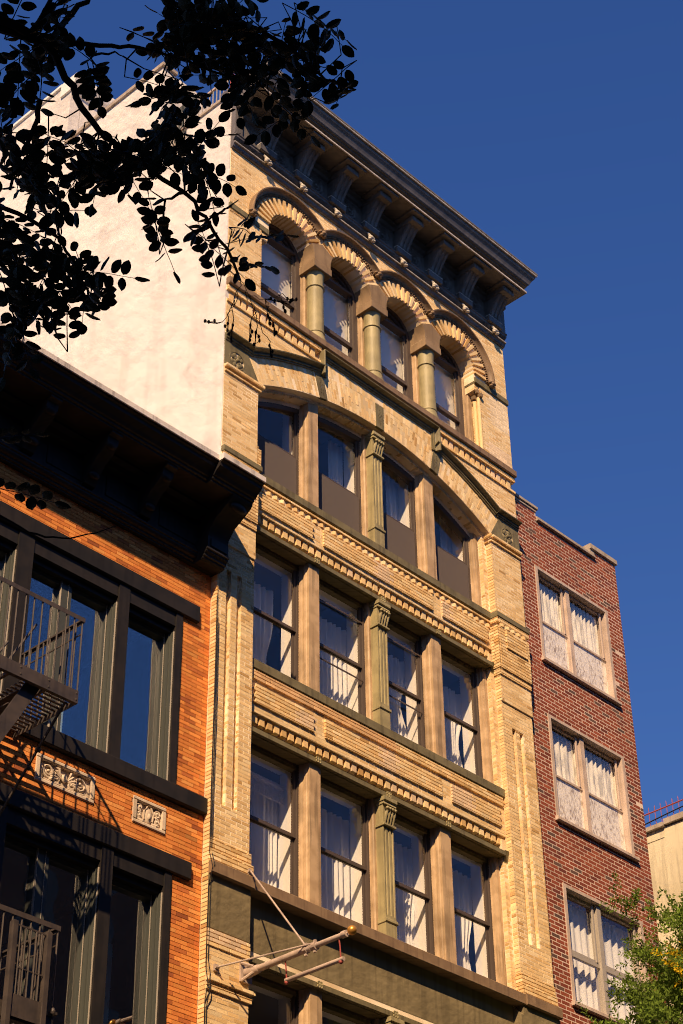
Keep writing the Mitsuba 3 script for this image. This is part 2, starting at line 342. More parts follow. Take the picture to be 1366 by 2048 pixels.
put(f'{B}__dogtooth_course', t, 'brick', colour=True, kind='stuff')
def dentils(xs, y0, y1, z0, z1, wd=.098):
    for x in xs:
        c = YB.colour(0, 0, PINK if rng.random() < .1 else None); dx, dz = rng.normal() * .004, rng.normal() * .002
        g = G().box(x + dx, x + dx + wd, y0 + rng.normal() * .003, y1, z0 + dz, z1, c)
        put(f'{B}__dentil', g, 'brick', colour=True)
dentils(np.arange(.93, 6.55, .1515), .170, .262, 15.315, 15.460)
dentils(np.arange(.93, 6.55, .1515), .170, .262, 18.895, 19.050)
# --- wall between the big arch and the ledge, the frieze, the top pilasters
big = Point(ACX, ACZ).buffer(AR1 + .125, 256)
YB.front(sbox(0, 22.09, 2.235, 22.795).difference(big), 0.0, patches=PATCH)
YB.front(sbox(5.285, 22.09, XE, 22.795).difference(big), 0.0, patches=PATCH)
for a, b in ((0.0, 2.245), (5.275, XE)):
    YB.front((a, 22.80, b, 22.875), -.030, .045); YB.front((a, 23.055, b, 23.165), -.038, .06); YB.front((a, 22.875, b, 23.055), .060, .02)
dentils(np.arange(.06, 2.14, .1505), .002, .06, 22.877, 23.053); dentils(np.arange(5.37, 7.46, .1505), .002, .06, 22.877, 23.053)
YB.front((0, 23.325, .80, 24.955), 0.0, patches=PATCH); YB.front((XR - .02, 23.325, XE, 24.955), 0.0, patches=PATCH)
YB.front((.80, 24.80, .945, 24.955), .012, .02); YB.front((6.545, 24.80, XR - .02, 24.955), .012, .02)
YB.front((0, 24.90, .46, 24.958), -.012, .03)
YB.side(XR - .024, 0.004, .22, 23.325, 24.8); YB.side(6.543, .015, .22, 24.80, 24.955); YB.side(6.543, .003, .22, 25.09, 25.20)
hood = unary_union([Point(c, ZS).buffer(.93, 64) for c in CC] + [sbox(c - .93, 24.9, c + .93, ZS) for c in CC])
YB.front(sbox(0, 25.09, XE, 26.43).difference(hood), 0.0, patches=PATCH)
YB.emit(wall)

# --- the big segmental arch: bricks set on edge, plates, hood mould
AB = Bricks(0.205, 0.0608, 0.0105, YP, [3, 5, 3, 1.5, 3, .3])
def radial(bk, cx, cz, a, da, r0, r1, y0, y1, c, jt=.004):
    v = []
    for aa in (a - da / 2, a + da / 2):
        for y in (y0, y1):
            for r in (r0, r1):
                off = (jt if aa < a else -jt)
                v.append((cx + r * math.cos(aa) - off * math.sin(aa), y, cz + r * math.sin(aa) + off * math.cos(aa)))
    f = [(0, 4, 5), (0, 5, 1), (0, 1, 3), (0, 3, 2), (4, 6, 7), (4, 7, 5), (1, 5, 7), (1, 7, 3), (0, 2, 6), (0, 6, 4)]
    bk.add(v, f, c)
aL, aR = math.radians(119.2), math.radians(60.8)
KEYS = [math.radians(103.62), math.radians(90.0), math.radians(76.38)]
N = 101
for i in range(N):
    a = aR + (i + .5) * (aL - aR) / N; da = (aL - aR) / N
    if any(abs(a - k) < .0165 for k in KEYS): continue
    cuts = [AR0, AR0 + .205, AR0 + .41, AR1 - .006] if i % 2 else [AR0, AR0 + .095, AR0 + .30, AR1 - .006]
    for r0, r1 in zip(cuts[:-1], cuts[1:]):
        radial(AB, ACX, ACZ, a, da, r0 + .005, r1 - .005, rng.normal() * .002, .03, AB.colour(0, 0))
    x = ACX + AR1 * math.cos(a)
    if 2.40 < x < 5.10:
        top = (22.925 - ACZ) / math.sin(a)
        cs = [AR1 + .012, top] if top - AR1 < .27 else [AR1 + .012, AR1 + (.12 if i % 2 else .21), top]
        for r0, r1 in zip(cs[:-1], cs[1:]):
            if r1 - r0 > .03: radial(AB, ACX, ACZ, a, da, r0, r1 - .008, rng.normal() * .002, .03, AB.colour(0, 0))
AB.emit(wall, 'arch_brick', 'arch_brickwork')
s = G()                                     # inner rings seen from below
for ring, (r, y0, y1) in enumerate(((AR0, .004, .131), (AR0 - .07, .128, .30))):
    n = 100
    for i in range(n):
        a = aR + (i + .5) * (aL - aR) / n; dd = (aL - aR) / n * .86
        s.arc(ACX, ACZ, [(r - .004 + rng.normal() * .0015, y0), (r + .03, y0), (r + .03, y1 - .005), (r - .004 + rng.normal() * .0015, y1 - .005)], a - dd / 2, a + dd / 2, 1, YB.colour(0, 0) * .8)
put(f'{wall}__arch_soffit', s, 'brick', colour=True, kind='stuff')
h = G().arc(ACX, ACZ, [(AR0 - .155, .30), (AR0 - .155, .46), (AR0 - .22, .46), (AR0 - .22, .335)], aR - .012, aL + .012, 60)
put(f'{B}__arched_head', h, 'sash_brown', smooth=30)
def plate(poly, y, medal=None, dots=None):
    pg = Polygon(poly)
    g = G()
    if medal:
        cx, cz, r = medal
        g.py(pg.difference(Point(cx, cz).buffer(r, 24)), y, .06)
        g.py(pg, y + .055, .07)
        for k in range(4):
            a = math.pi / 4 + k * math.pi / 2
            for q in (-.35, .35):
                g.ball((cx + .62 * r * math.cos(a + q * .8), y + .018, cz + .62 * r * math.sin(a + q * .8)), (.30 * r, .03, .30 * r), 2)
            g.ball((cx + .30 * r * math.cos(a), y + .02, cz + .30 * r * math.sin(a)), (.24 * r, .03, .24 * r), 2)
        g.ball((cx, y + .008, cz), (.22 * r, .035, .22 * r), 2)
        g.arc(cx, cz, [(r * .90, y + .03), (r * .90, y - .006), (r * 1.03, y - .006), (r * 1.03, y + .03)], 0, 2 * math.pi, 32)
    else:
        (cx, cz), (tx, tz), hl = dots
        hs = [Point(cx + tx * u + tz * v * .05, cz + tz * u - tx * v * .05).buffer(.011, 6) for u, v in ((.13, 0), (.09, .2), (.05, -.1), (-.10, .5), (-.10, -.5), (-.15, .4), (-.15, -.6), (-.19, .1))]
        hs.append(affinity.rotate(sbox(cx + .01, cz - .055, cx + .03, cz + .05), -28))
        hs.append(affinity.rotate(sbox(cx - .035, cz - .045, cx - .018, cz + .02), 25))
        g.py(pg.difference(unary_union(hs)), y, .03); g.py(pg, y + .025, .04)
    return g
def rad(a, r): return (ACX + r * math.cos(a), ACZ + r * math.sin(a))
put(f'{B}__medallion_plate', plate([(.002, 21.46), rad(aL, AR0), rad(aL, AR1), (.60, 21.97), (.002, 21.97)], -.008, (.275, 21.665, .172)), 'olive_paint')
put(f'{B}__medallion_plate', plate([(XE - .002, 21.46), rad(aR, AR0), rad(aR, AR1), (6.92, 21.97), (XE - .002, 21.97)], -.008, (7.195, 21.665, .172)), 'olive_paint')
for k in KEYS:
    d = .0158
    pl = [rad(k - d, AR0 - .01), rad(k + d, AR0 - .01), rad(k + d, AR1 + .005), rad(k - d, AR1 + .005)]
    put(f'{B}__key_plate', plate(pl, -.012, None, (rad(k, (AR0 + AR1) / 2), (math.cos(k), math.sin(k)), .2)), 'olive_paint')
HP = [(0, .01), (0, -.026), (.020, -.028), (.021, -.012), (.033, -.012), (.034, -.046), (.054, -.048), (.056, -.018), (.072, -.026), (.088, -.050), (.104, -.092), (.116, -.120), (.134, -.124), (.142, -.108), (.142, .01)]   # (outward, y)
hd = G()
hd.px([(y, 21.968 + o) for o, y in HP], 0, .615); hd.px([(y, 21.968 + o) for o, y in HP], 6.905, XE)
aT = math.acos((2.30 - ACX) / (AR1 + .06)); aT0 = math.acos((.60 - ACX) / (AR1 + .06))
for a0, a1 in ((aT, aT0), (math.pi - aT0, math.pi - aT)): hd.arc(ACX, ACZ, [(AR1 + o, y) for o, y in HP], a0, a1, 24)
hd.pz([(2.370 - o, y) for o, y in HP], 22.545, 23.06); hd.pz([(5.130 + o, y) for o, y in HP], 22.545, 23.06)
hd.px([(y, 22.935 + o) for o, y in HP], 2.245, 5.255)
put(f'{B}__hood_mould', hd, 'olive_paint')
lg = G().bbox(0.0, XE, -.085, .34, 23.175, 23.32, .012)
put(f'{B}__ledge', lg, 'brown_paint')

# --- sills, ledges, plaster below
sl = G().bbox(XL + .002, XR - .002, .085, .45, 16.165, 16.325, .01); put(f'{B}__sill', sl, 'olive_paint')
sl = G().bbox(XL + .002, XR - .05, .085, .45, 19.655, 19.805, .01); put(f'{B}__sill', sl, 'olive_paint')
for a, b in ((-.0, XL + .05), (XR - .052, XE + .01)):
    put(f'{B}__pilaster_cap', G().bbox(a, b, -.068, .14, 19.668, 19.775, .008), 'olive_paint')
lc = G().bbox(0.0, XL + .02, -.075, .2, 12.56, 12.735, .01).bbox(XL + .02, XR - .02, -.055, .45, 12.56, 12.735, .01).bbox(XR - .02, XE + .02, -.085, .2, 12.56, 12.735, .01)
put(f'{B}__ledge', lc, 'brown_paint')
put(f'{B}__plaster_panel', G().bbox(0.0, XL + .004, -.006, .1, 11.80, 12.558), 'plaster_olive')
put(f'{B}__plaster_panel', G().bbox(XR - .06, XE, -.02, .1, 11.2, 12.558).px([(-.02, 12.40), (.14, 12.558), (.14, 11.2), (-.02, 11.2)], XR - .12, XR - .06), 'plaster_olive')
put(f'{B}__plaster_panel', G().box(XL + .005, XR - .121, .132, .3, 11.78, 12.558), 'plaster_olive')

# --- window rows
MX = [(2.085, 2.319), (5.036, 5.282)]
def mullion(xl, xr, z0, z1):
    q = [(xl, .14), (xr, .14), (xr, .185), (xr + .014, .20), (xr + .014, .265), (xr + .04, .285), (xr + .04, .45), (xl - .04, .45), (xl - .04, .285), (xl - .014, .265), (xl - .014, .20), (xl, .185)]
    g = G().pz(q, z0, z1)
    for y in (.225, .305, .335): g.tube([(xl - (.014 if y < .28 else .04), y, z0), (xl - (.014 if y < .28 else .04), y, z1)], .010, 6)
    return g
def capital(x0, x1, y, zt):
    g = G(); xm, wd = (x0 + x1) / 2, x1 - x0
    g.bbox(x0 - .03, x1 + .03, y - .07, .25, zt - .07, zt - .002); g.bbox(x0 - .015, x1 + .015, y - .045, .25, zt - .115, zt - .07)
    for i in range(11):
        x = x0 - .02 + (i + .5) * (wd + .04) / 11; g.ball((x, y - .05, zt - .125), (.009, .016, .014), 1)
    for i in range(4):                                    # curled leaf tips
        x = x0 + (i + .5) * wd / 4
        g.tube([(x, y - .012, zt - .43), (x, y - .03, zt - .34), (x + .006, y - .045, zt - .26), (x, y - .075, zt - .205)], [.012, .024, .03, .022], 8)
        g.ball((x, y - .075, zt - .20), (.032, .03, .028), 2)
        g.tube([(x - .025, y - .01, zt - .42), (x - .028, y - .03, zt - .30)], [.006, .011], 6)
    g.bbox(x0, x1, y, .25, zt - .44, zt - .11)
    g.bbox(x0 - .022, x1 + .022, y - .04, .25, zt - .475, zt - .435)
    return g
def fluted(x0, x1, y, z0, z1):
    q = [(x0, .255), (x0, y)]; n = 3; wd = (x1 - x0); gw = .036
    for i in range(n):
        xc = x0 + (i + .5) * wd / n
        q += [(xc - gw / 2, y), (xc - gw / 2 + .006, y + .018), (xc, y + .026), (xc + gw / 2 - .006, y + .018), (xc + gw / 2, y)]
    q += [(x1, y), (x1, .255)]
    g = G().pz(q, z0 + .42, z1)
    g.box(x0, x1, y - .0015, .255, z0 + .36, z0 + .42)
    g.bbox(x0 - .018, x1 + .018, y - .025, .255, z0 + .30, z0 + .36, .012); g.box(x0 - .004, x1 + .004, y - .006, .255, z0, z0 + .30)
    return g
WX = [(.925, 2.045), (2.36, 3.565), (3.955, 4.995), (5.325, 6.445)]
ROWN = {}
def sash(parent, x0, x1, z0, z1, zm, shape=None, screen=None, storm=False, bsdf='sash_brown'):
    """double-hung window: frame + two sashes, two panes"""
    f = G(); st = .042
    f.box(x0, x0 + .03, .325, .45, z0, z1); f.box(x1 - .03, x1, .325, .45, z0, z1); f.box(x0, x1, .325, .45, z1 - .03, z1 + .02); f.box(x0, x1, .33, .45, z0, z0 + .025)
    a, b = x0 + .03, x1 - .03
    for (p, q, y0, y1, lo, hi) in ((zm - .01, z1 - .03, .352, .384, .05, .045), (z0 + .025, zm + .035, .392, .424, .07, .055)):
        f.box(a, a + st, y0, y1, p, q); f.box(b - st, b, y0, y1, p, q); f.box(a + st, b - st, y0, y1, p, p + lo); f.box(a + st, b - st, y0, y1, q - hi, q)
    k = put(f'{parent}__window', f, bsdf)
    for y, p, q in ((.368, zm + .03, z1 - .06), (.408, z0 + .08, zm - .01)):
        put(f'{k}__pane', G().add([(a + st - .008, y, p), (b - st + .008, y, p), (b - st + .008, y, q), (a + st - .008, y, q)], [(0, 1, 2), (0, 2, 3)]), 'glass')
    if screen: put(f'{k}__insect_screen', G().box(a + .01, b - .01, .336, .342, z0 + .02, zm - .01), 'screen_mesh')
    if storm:
        for q in (zm - .27, z1 - .40): put(f'{k}__storm_rail', G().box(a, b, .333, .347, q, q + .025), 'sash_brown')
    return k
ORD = ['first', 'second', 'third', 'fourth']
def drape(x0, x1, y, z0, z1, seed, folds=7, gather=None):
    """hanging cloth with vertical folds; gather = (height, width factor) ties it in"""
    r = np.random.default_rng(seed); nx, nz = folds * 8, 22
    u = np.linspace(0, 1, nx + 1); zz = np.linspace(z0, z1, nz + 1)
    ph = np.cumsum(r.uniform(.6, 1.5, folds + 1)); ph = np.interp(u * folds, np.arange(folds + 1), ph - ph[0]) * 2 * math.pi / 1.05
    am = np.interp(u * folds, np.arange(folds + 1), r.uniform(.018, .05, folds + 1))
    v = []
    for z in zz:
        t = (z - z0) / (z1 - z0); sc, cx = 1.0, (x0 + x1) / 2
        if gather: g0 = math.exp(-((t - gather[0]) / .22) ** 2); sc = 1 - (1 - gather[1]) * g0; cx += gather[2] * g0
        xs = cx + (x0 + (x1 - x0) * u - (x0 + x1) / 2) * sc
        sway = .012 * np.sin(3 * t + ph * .3)
        v.append(np.stack([xs + sway, y + am * np.sin(ph + .5 * t) * (1.1 - .35 * t), np.full_like(u, z)], 1))
    v = np.vstack(v); m = nx + 1
    f = [q for i in range(nz) for j in range(nx) for q in ((i * m + j, i * m + j + 1, (i + 1) * m + j + 1), (i * m + j, (i + 1) * m + j + 1, (i + 1) * m + j))]
    return v, f
ROWTXT = {'C': 'lowest full row of windows', 'B': 'middle row of windows', 'A': 'row under the wide arch', 'G': 'row cut by the bottom edge'}
def row(tag, z0, zt, zm, arched=False):
    zt2 = 22.3 if arched else zt
    for xl, xr in MX: put(f'{B}__mullion', mullion(xl, xr, z0, zt2), 'tan_paint')
    zc = zt - .02 if not arched else 22.15
    put(f'{B}__mullion', G().pz([(3.60, .25), (3.92, .25), (3.935, .27), (3.935, .33), (3.955, .345), (3.955, .45), (3.565, .45), (3.565, .345), (3.585, .33), (3.585, .27)], z0, zt2), 'tan_paint')
    fp = put(f'{B}__fluted_pilaster', fluted(3.645, 3.875, .10, z0, zc - .47), 'olive_light')
    put(f'{fp}__capital', capital(3.645, 3.875, .10, zc), 'olive_light', smooth=35)
    for a, b, m in ((.888, .93, 1), (6.44, 6.585, -1)):
        put(f'{B}__jamb_casing', G().pz([(a, .23), (b, .23), (b, .45), (a, .45)] if m > 0 else [(6.585, .225), (6.585, .45), (6.44, .45), (6.44, .33), (6.465, .315), (6.465, .27), (6.495, .255), (6.495, .235), (6.52, .225)], z0, zt2 if not arched else 21.55), 'tan_paint')
    if not arched:
        p = [(.075, zt), (.45, zt), (.45, zt + .235), (.258, zt + .235), (.258, zt + .078), (.081, zt + .078), (.075, zt + .072)]
        ln = put(f'{B}__lintel', G().px(p, XL + .01, 6.60).px([(.14, zt - .012), (.45, zt - .012), (.45, zt), (.14, zt)], XL + .01, 6.60).px([(.34, zt - .10), (.45, zt - .10), (.45, zt - .012), (.34, zt - .012)], XL + .02, 6.59), 'olive_paint')
        put(f'{B}__lintel_corbel', G().px([(.08, zt + .10), (.16, zt + .10), (.16, zt - .10), (.135, zt - .10)], 6.60, 6.695), 'olive_paint')
        for x in (2.20, 3.76, 5.16):
            g = G()
            for k in range(4):
                a = math.pi / 4 + k * math.pi / 2
                g.arc(x + .032 * math.cos(a), zt + .045 + .032 * math.sin(a), [(.008, .072), (.008, .058), (.026, .052), (.028, .072)], 0, 2 * math.pi, 10)
            g.ball((x, .064, zt + .045), (.014, .016, .014), 1)
            put(f'{ln}__rosette', g, 'olive_light', smooth=40)
    for i, (a, b) in enumerate(WX):
        top = (zt - .012) if not arched else 22.2
        sash(B, a, b, z0 + .005, top, zm, screen=arched, storm=(tag == 'B' and i in (1, 2)))
    # white inner reveals behind the piers
    rv = G()
    for a, b in ((.60, .95), (2.03, 2.375), (3.55, 3.965), (4.98, 5.34), (6.43, 6.80)): rv.box(a, b, .455, .70, z0 - .02, zt2 + .1)
    rv.box(.6, 6.8, .455, .72, z0 - .15, z0 + .02)
    if not arched: rv.box(.6, 6.8, .455, .70, zt - .04, zt + .3)
    put(f'{B}__inner_reveal', rv, 'white_paint')
row('C', 12.735, 15.085, 13.90); row('B', 16.325, 18.66, 17.42); row('A', 19.805, 22.2, 20.80, True); row('G', 9.3, 11.60, 10.2)
# interior floors and partitions
it = G().box(.3, 7.24, 5.0, 5.2, 9, 27.5).box(.26, .5, .61, 5, 9, 27.5).box(7.05, 7.28, .61, 5, 9, 27.5)
for z0, z1 in ((12.0, 12.45), (15.55, 16.1), (19.05, 19.55), (22.6, 23.15), (26.2, 26.9)): it.box(.3, 7.24, .62, 5, z0, z1)
for x in (3.76,): it.box(x - .06, x + .06, .72, 5, 9, 26)
put(f'{B}__interior', it, 'room_dark')
# curtains: each hangs inside its window and is a thing of its own
CT = [('C', 0, .42, .80, .7, None), ('C', 1, .28, .82, .68, None), ('C', 2, .25, .80, .66, (.42, .72, -.02)), ('C', 3, .22, .74, .66, (.36, .7, -.03)),
      ('B', 0, .10, .62, .72, (.30, .5, .05)), ('B', 1, .36, .86, .68, None), ('B', 2, .36, .80, .66, (.55, .45, -.05)), ('B', 3, .30, .78, .68, (.45, .55, .0)),
      ('A', 1, .62, .78, .68, None), ('A', 2, .60, .80, .66, None), ('A', 3, .66, .80, .68, None)]
Z = {'C': (12.76, 14.85), 'B': (16.35, 18.30), 'A': (19.9, 22.1)}
for n, (tg, i, u0, u1, y, ga) in enumerate(CT):
    a, b = WX[i]; z0, z1 = Z[tg]
    m = drape(a + (b - a) * u0 + .1, a + (b - a) * u1 + .28, y + .06, z0, z1, 40 + n, 6 if tg != 'A' else 3, ga)
    look = {'C': 'white floor length curtain in folds', 'B': 'sheer white curtain half drawn', 'A': 'narrow strip of white curtain'}[tg]
    put('curtain', m, 'curtain_cloth', smooth=True, label=f'{look}, {ORD[i]} window from the left, {ROWTXT[tg]}', category='curtain', group='curtains in the yellow brick building')
bl = G()
for k in range(7): bl.px([(.60, 14.52 + k * .034), (.625, 14.528 + k * .034), (.625, 14.532 + k * .034), (.60, 14.525 + k * .034)], 1.12, 2.02)
bl.box(1.10, 2.04, .59, .64, 14.76, 14.81)
put('rolled_blind', bl, 'white_paint', label='white slatted blind pulled up in the first window of the lowest full row', category='blind')
# --- top storey: arches, columns, windows
VB = Bricks(0.205, 0.0608, 0.0105, YP, [4, 5, 3, 2, 3, .6])
spr = math.radians(28)
for ci, c in enumerate(CC):
    a0 = 0.0 if ci == 3 else spr
    a1 = math.pi if ci == 0 else math.pi - spr
    n = int(round((a1 - a0) / math.radians(4.9))); n += 1 - n % 2
    for i in range(n):
        a = a0 + (i + .5) * (a1 - a0) / n; da = (a1 - a0) / n
        proud = i % 2 == (0 if ci != 0 else 1)
        if proud: radial(VB, c, ZS, a, da * .98, RI + rng.normal() * .004, .865 + rng.normal() * .006, -.042 + rng.normal() * .003, .28, VB.colour(0, 0), .002)
        else: radial(VB, c, ZS, a, da, RI + .014 + rng.normal() * .004, .885, .034, .28, VB.colour(0, 0), .003)
    h0 = -0.03 if ci == 3 else math.radians(43.0); h1 = math.pi + .03 if ci == 0 else math.pi - math.radians(43.0)
    hm = G().arc(c, ZS, [(.880, .01), (.880, -.020), (.894, -.026), (.896, -.012), (.950, -.014), (.952, -.040), (.962, -.046), (.985, -.062), (1.005, -.095), (1.015, -.128), (1.036, -.132), (1.042, -.118), (1.042, .01)], h0, h1, 48)
    hk = put(f'{B}__arch_hood', hm, 'brown_paint', smooth=30)
    bd = G(); nb = int((h1 - h0) * .925 / .050)
    for i in range(nb):
        a = h0 + (i + .5) * (h1 - h0) / nb; r = .924
        m = trimesh.creation.icosphere(subdivisions=1, radius=1.0); q = np.array(m.vertices) * ((.021, .024, .026) if i % 3 else (.012, .022, .026))
        q = np.stack([q[:, 0] * -math.sin(a) + q[:, 2] * math.cos(a), q[:, 1], q[:, 0] * math.cos(a) + q[:, 2] * math.sin(a)], 1)
        bd.add(q + (c + r * math.cos(a), -.026, ZS + r * math.sin(a)), m.faces)
    put(f'{hk}__bead_moulding', bd, 'brown_paint', smooth=True, kind='stuff')
VB.emit(wall, 'voussoir', 'voussoir_joints', label=None)
def boss(x, y, z, s=1.0):
    g = G().ball((x, y, z), (.045 * s, .05 * s, .04 * s), 2)
    for k in range(5):
        a = math.pi * 2 * k / 5 + .3
        g.ball((x + .05 * s * math.cos(a), y + .008, z + .05 * s * math.sin(a)), (.03 * s, .035 * s, .024 * s), 1)
    return g
for x, z in [(xc, 25.84) for xc in COLX] + [(.50, 25.13), (6.99, 25.13)]:
    put(f'{B}__hood_boss', boss(x, -.09, z, 1.25), 'brown_paint', smooth=True)
for a, b, y, x2 in ((0.0, .47, -.03, 0), (.47, .955, -.012, 1), (6.535, XE, -.03, 0)):
    put(f'{B}__impost_band', G().bbox(a, b, y, .28, 24.958, 25.088, .008), 'olive_paint')
for xc in COLX:
    hw = .2083; poly = [(xc - hw, 24.935), (xc + hw, 24.935), (xc + hw, ZS)]
    poly += [(xc + .7483 - RI * math.cos(t), ZS + RI * math.sin(t)) for t in np.linspace(.03, spr, 8)]
    poly += [(xc, ZS + .7483 * math.tan(spr))] + [(xc - .7483 + RI * math.cos(t), ZS + RI * math.sin(t)) for t in np.linspace(spr, .03, 8)] + [(xc - hw, ZS)]
    k = put(f'{B}__column', G().lathe([(.001, 23.32), (.19, 23.32), (.19, 23.38), (.178, 23.40), (.168, 23.42), (.160, 23.50), (.172, 23.515), (.172, 23.535), (.156, 23.55), (.150, 24.0), (.148, 24.50), (.150, 24.575), (.170, 24.585), (.170, 24.605), (.150, 24.62), (.150, 24.80), (.165, 24.90), (.175, 24.94)], xc, .12, 32), 'olive_light', smooth=35)
    put(f'{k}__springer_block', G().py(Polygon(poly).buffer(0), -.07, .30).bbox(xc - hw - .012, xc + hw + .012, -.085, .30, 24.925, 25.10, .012), 'stone_paint')
    put(f'{B}__column_casing', G().pz([(xc - .16, .22), (xc + .16, .22), (xc + .17, .24), (xc + .17, .29), (xc + .195, .30), (xc + .195, .40), (xc + .225, .41), (xc + .225, .46), (xc - .225, .46), (xc - .225, .41), (xc - .195, .40), (xc - .195, .30), (xc - .17, .29), (xc - .17, .24)], 23.32, 25.25), 'tan_paint')
put(f'{B}__column_casing', G().pz([(6.66, .20), (6.66, .46), (6.46, .46), (6.46, .40), (6.49, .38), (6.49, .32), (6.52, .30), (6.52, .25), (6.56, .24), (6.57, .20)], 23.32, 25.2), 'tan_paint')
put(f'{B}__column_casing', G().box(.80, 1.02, .24, .46, 23.32, 25.2), 'tan_paint')
for i, c in enumerate(CC):
    R0, R1 = .53, .455
    def arched(r, z0): return Polygon([(c - r, z0), (c + r, z0)] + [(c + r * math.cos(t), ZS + .02 + r * math.sin(t)) for t in np.linspace(0, math.pi, 30)])
    zm = 24.13
    f = G().py(arched(R0 + .04, 23.32).difference(arched(R1, 23.36)), .30, .42)
    f.py(arched(R1 + .002, 23.36).difference(arched(R1 - .045, zm + .05)).intersection(sbox(c - 1, zm - .01, c + 1, 27)), .345, .378)
    f.py(sbox(c - R1, 23.36, c + R1, zm + .04).difference(sbox(c - R1 + .045, 23.44, c + R1 - .045, zm - .02)), .388, .42)
    f.box(c - R1 + .02, c + R1 - .02, .335, .40, zm - .02, zm + .06)
    f.box(c - R1 + .03, c + R1 - .03, .30, .44, 25.34, 25.40)
    k = put(f'{B}__window', f, 'sash_brown')
    pu = np.array(arched(R1 - .04, zm + .04).exterior.coords)[:-1]
    put(f'{k}__pane', G().add(np.stack([pu[:, 0], np.full(len(pu), .362), pu[:, 1]], 1), [(0, j, j + 1) for j in range(1, len(pu) - 1)]), 'glass')
    put(f'{k}__pane', G().add([(c - .42, .404, 23.43), (c + .42, .404, 23.43), (c + .42, .404, zm), (c - .42, .404, zm)], [(0, 1, 2), (0, 2, 3)]), 'glass')
    b = G(); ns = 1
    b.box(c - .50, c + .50, .505, .512, 23.55 if i != 3 else 23.4, 25.72)
    b.tube([(c - .5, .508, 23.55 if i != 3 else 23.4), (c + .5, .508, 23.55 if i != 3 else 23.4)], .012, 6)
    put('roller_blind', b, 'white_paint', label=f'white roller blind drawn behind the {ORD[i]} round arched window from the left', category='blind', group='roller blinds of the arched top row')
rv = G()
for x in [.72] + COLX + [6.77]: rv.box(x - .20, x + .20, .465, .56, 23.2, 26)
rv.box(.6, 6.8, .465, .6, 23.1, 23.34)
put(f'{B}__inner_reveal', rv, 'white_paint')
# rolled corner of the right top pilaster with its three little stops
rl = G().tube([(XR - .035, .03, 23.33), (XR - .035, .03, 24.66)], .036, 10, YP[1]).tube([(XR - .045, .12, 23.33), (XR - .045, .12, 24.62)], .036, 10, YP[1])
put(f'{B}__corner_roll', rl, 'brick', colour=True)
for x, y, z in ((XR - .03, -.005, 24.70), (XR - .07, .05, 24.80), (XR - .08, .12, 24.68)):
    put(f'{B}__pilaster_stop', G().py([(x + .05 * math.cos(t), z + .055 * math.sin(t)) for t in np.linspace(.3, .3 + 2 * math.pi, 6)[:-1]], y - .05, y + .02), 'stone_paint')

# --- cornice
CP = [(-.30, 27.475), (-.71, 27.475), (-.71, 27.515), (-.648, 27.52), (-.648, 27.63), (-.70, 27.64), (-.70, 27.665), (-.742, 27.68), (-.758, 27.70), (-.772, 27.74), (-.80, 27.80), (-.838, 27.85), (-.852, 27.885), (-.852, 27.905), (-.880, 27.91), (-.880, 27.955), (-.893, 27.957), (-.893, 27.995), (-.88, 28.0), (.30, 28.05), (.30, 27.475)]
cv = [(0.0, y, z) for y, z in CP] + [(XE + max(0.0, -y - .71), y, z) for y, z in CP]; m = len(CP)     # the crown is mitred at its right end
tri = trimesh.creation.triangulate_polygon(Polygon(CP), engine='earcut')
idx = [int(np.argmin([abs(q[0] - c[0]) + abs(q[1] - c[1]) for c in CP])) for q in tri[0]]
cf = [q for i in range(m) for q in ((i, (i + 1) % m, m + (i + 1) % m), (i, m + (i + 1) % m, m + i))] + [tuple(idx[k] + o for k in t) for o in (0, m) for t in tri[1]]
K = put(f'{B}__cornice', G().add(cv, cf), 'cornice_paint')
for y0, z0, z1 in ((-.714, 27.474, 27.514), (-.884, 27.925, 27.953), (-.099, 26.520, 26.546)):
    put(f'{K}__light_fillet', G().bbox(0.0, XE + max(0, -y0 - .71) - .002, y0, y0 + .02, z0, z1, .004), 'cornice_painted_sun')  # thin bars added in the lightened colour to read as sunlit edges
fz = G().px([(-.03, 26.72), (.3, 26.72), (.3, 27.475), (-.03, 27.475)], 0.0, XE)
fz.px([(.01, 26.425), (-.035, 26.43), (-.055, 26.455), (-.07, 26.50), (-.095, 26.51), (-.095, 26.545), (-.05, 26.55), (-.05, 26.60), (-.075, 26.615), (-.115, 26.655), (-.12, 26.70), (-.135, 26.705), (-.135, 26.735), (.01, 26.75)], -.0, XE)
fz.px([(-.03, 27.30), (-.07, 27.33), (-.10, 27.38), (-.16, 27.40), (-.16, 27.475), (-.03, 27.475)], 0.0, XE)
put(f'{K}__frieze', fz, 'cornice_paint')
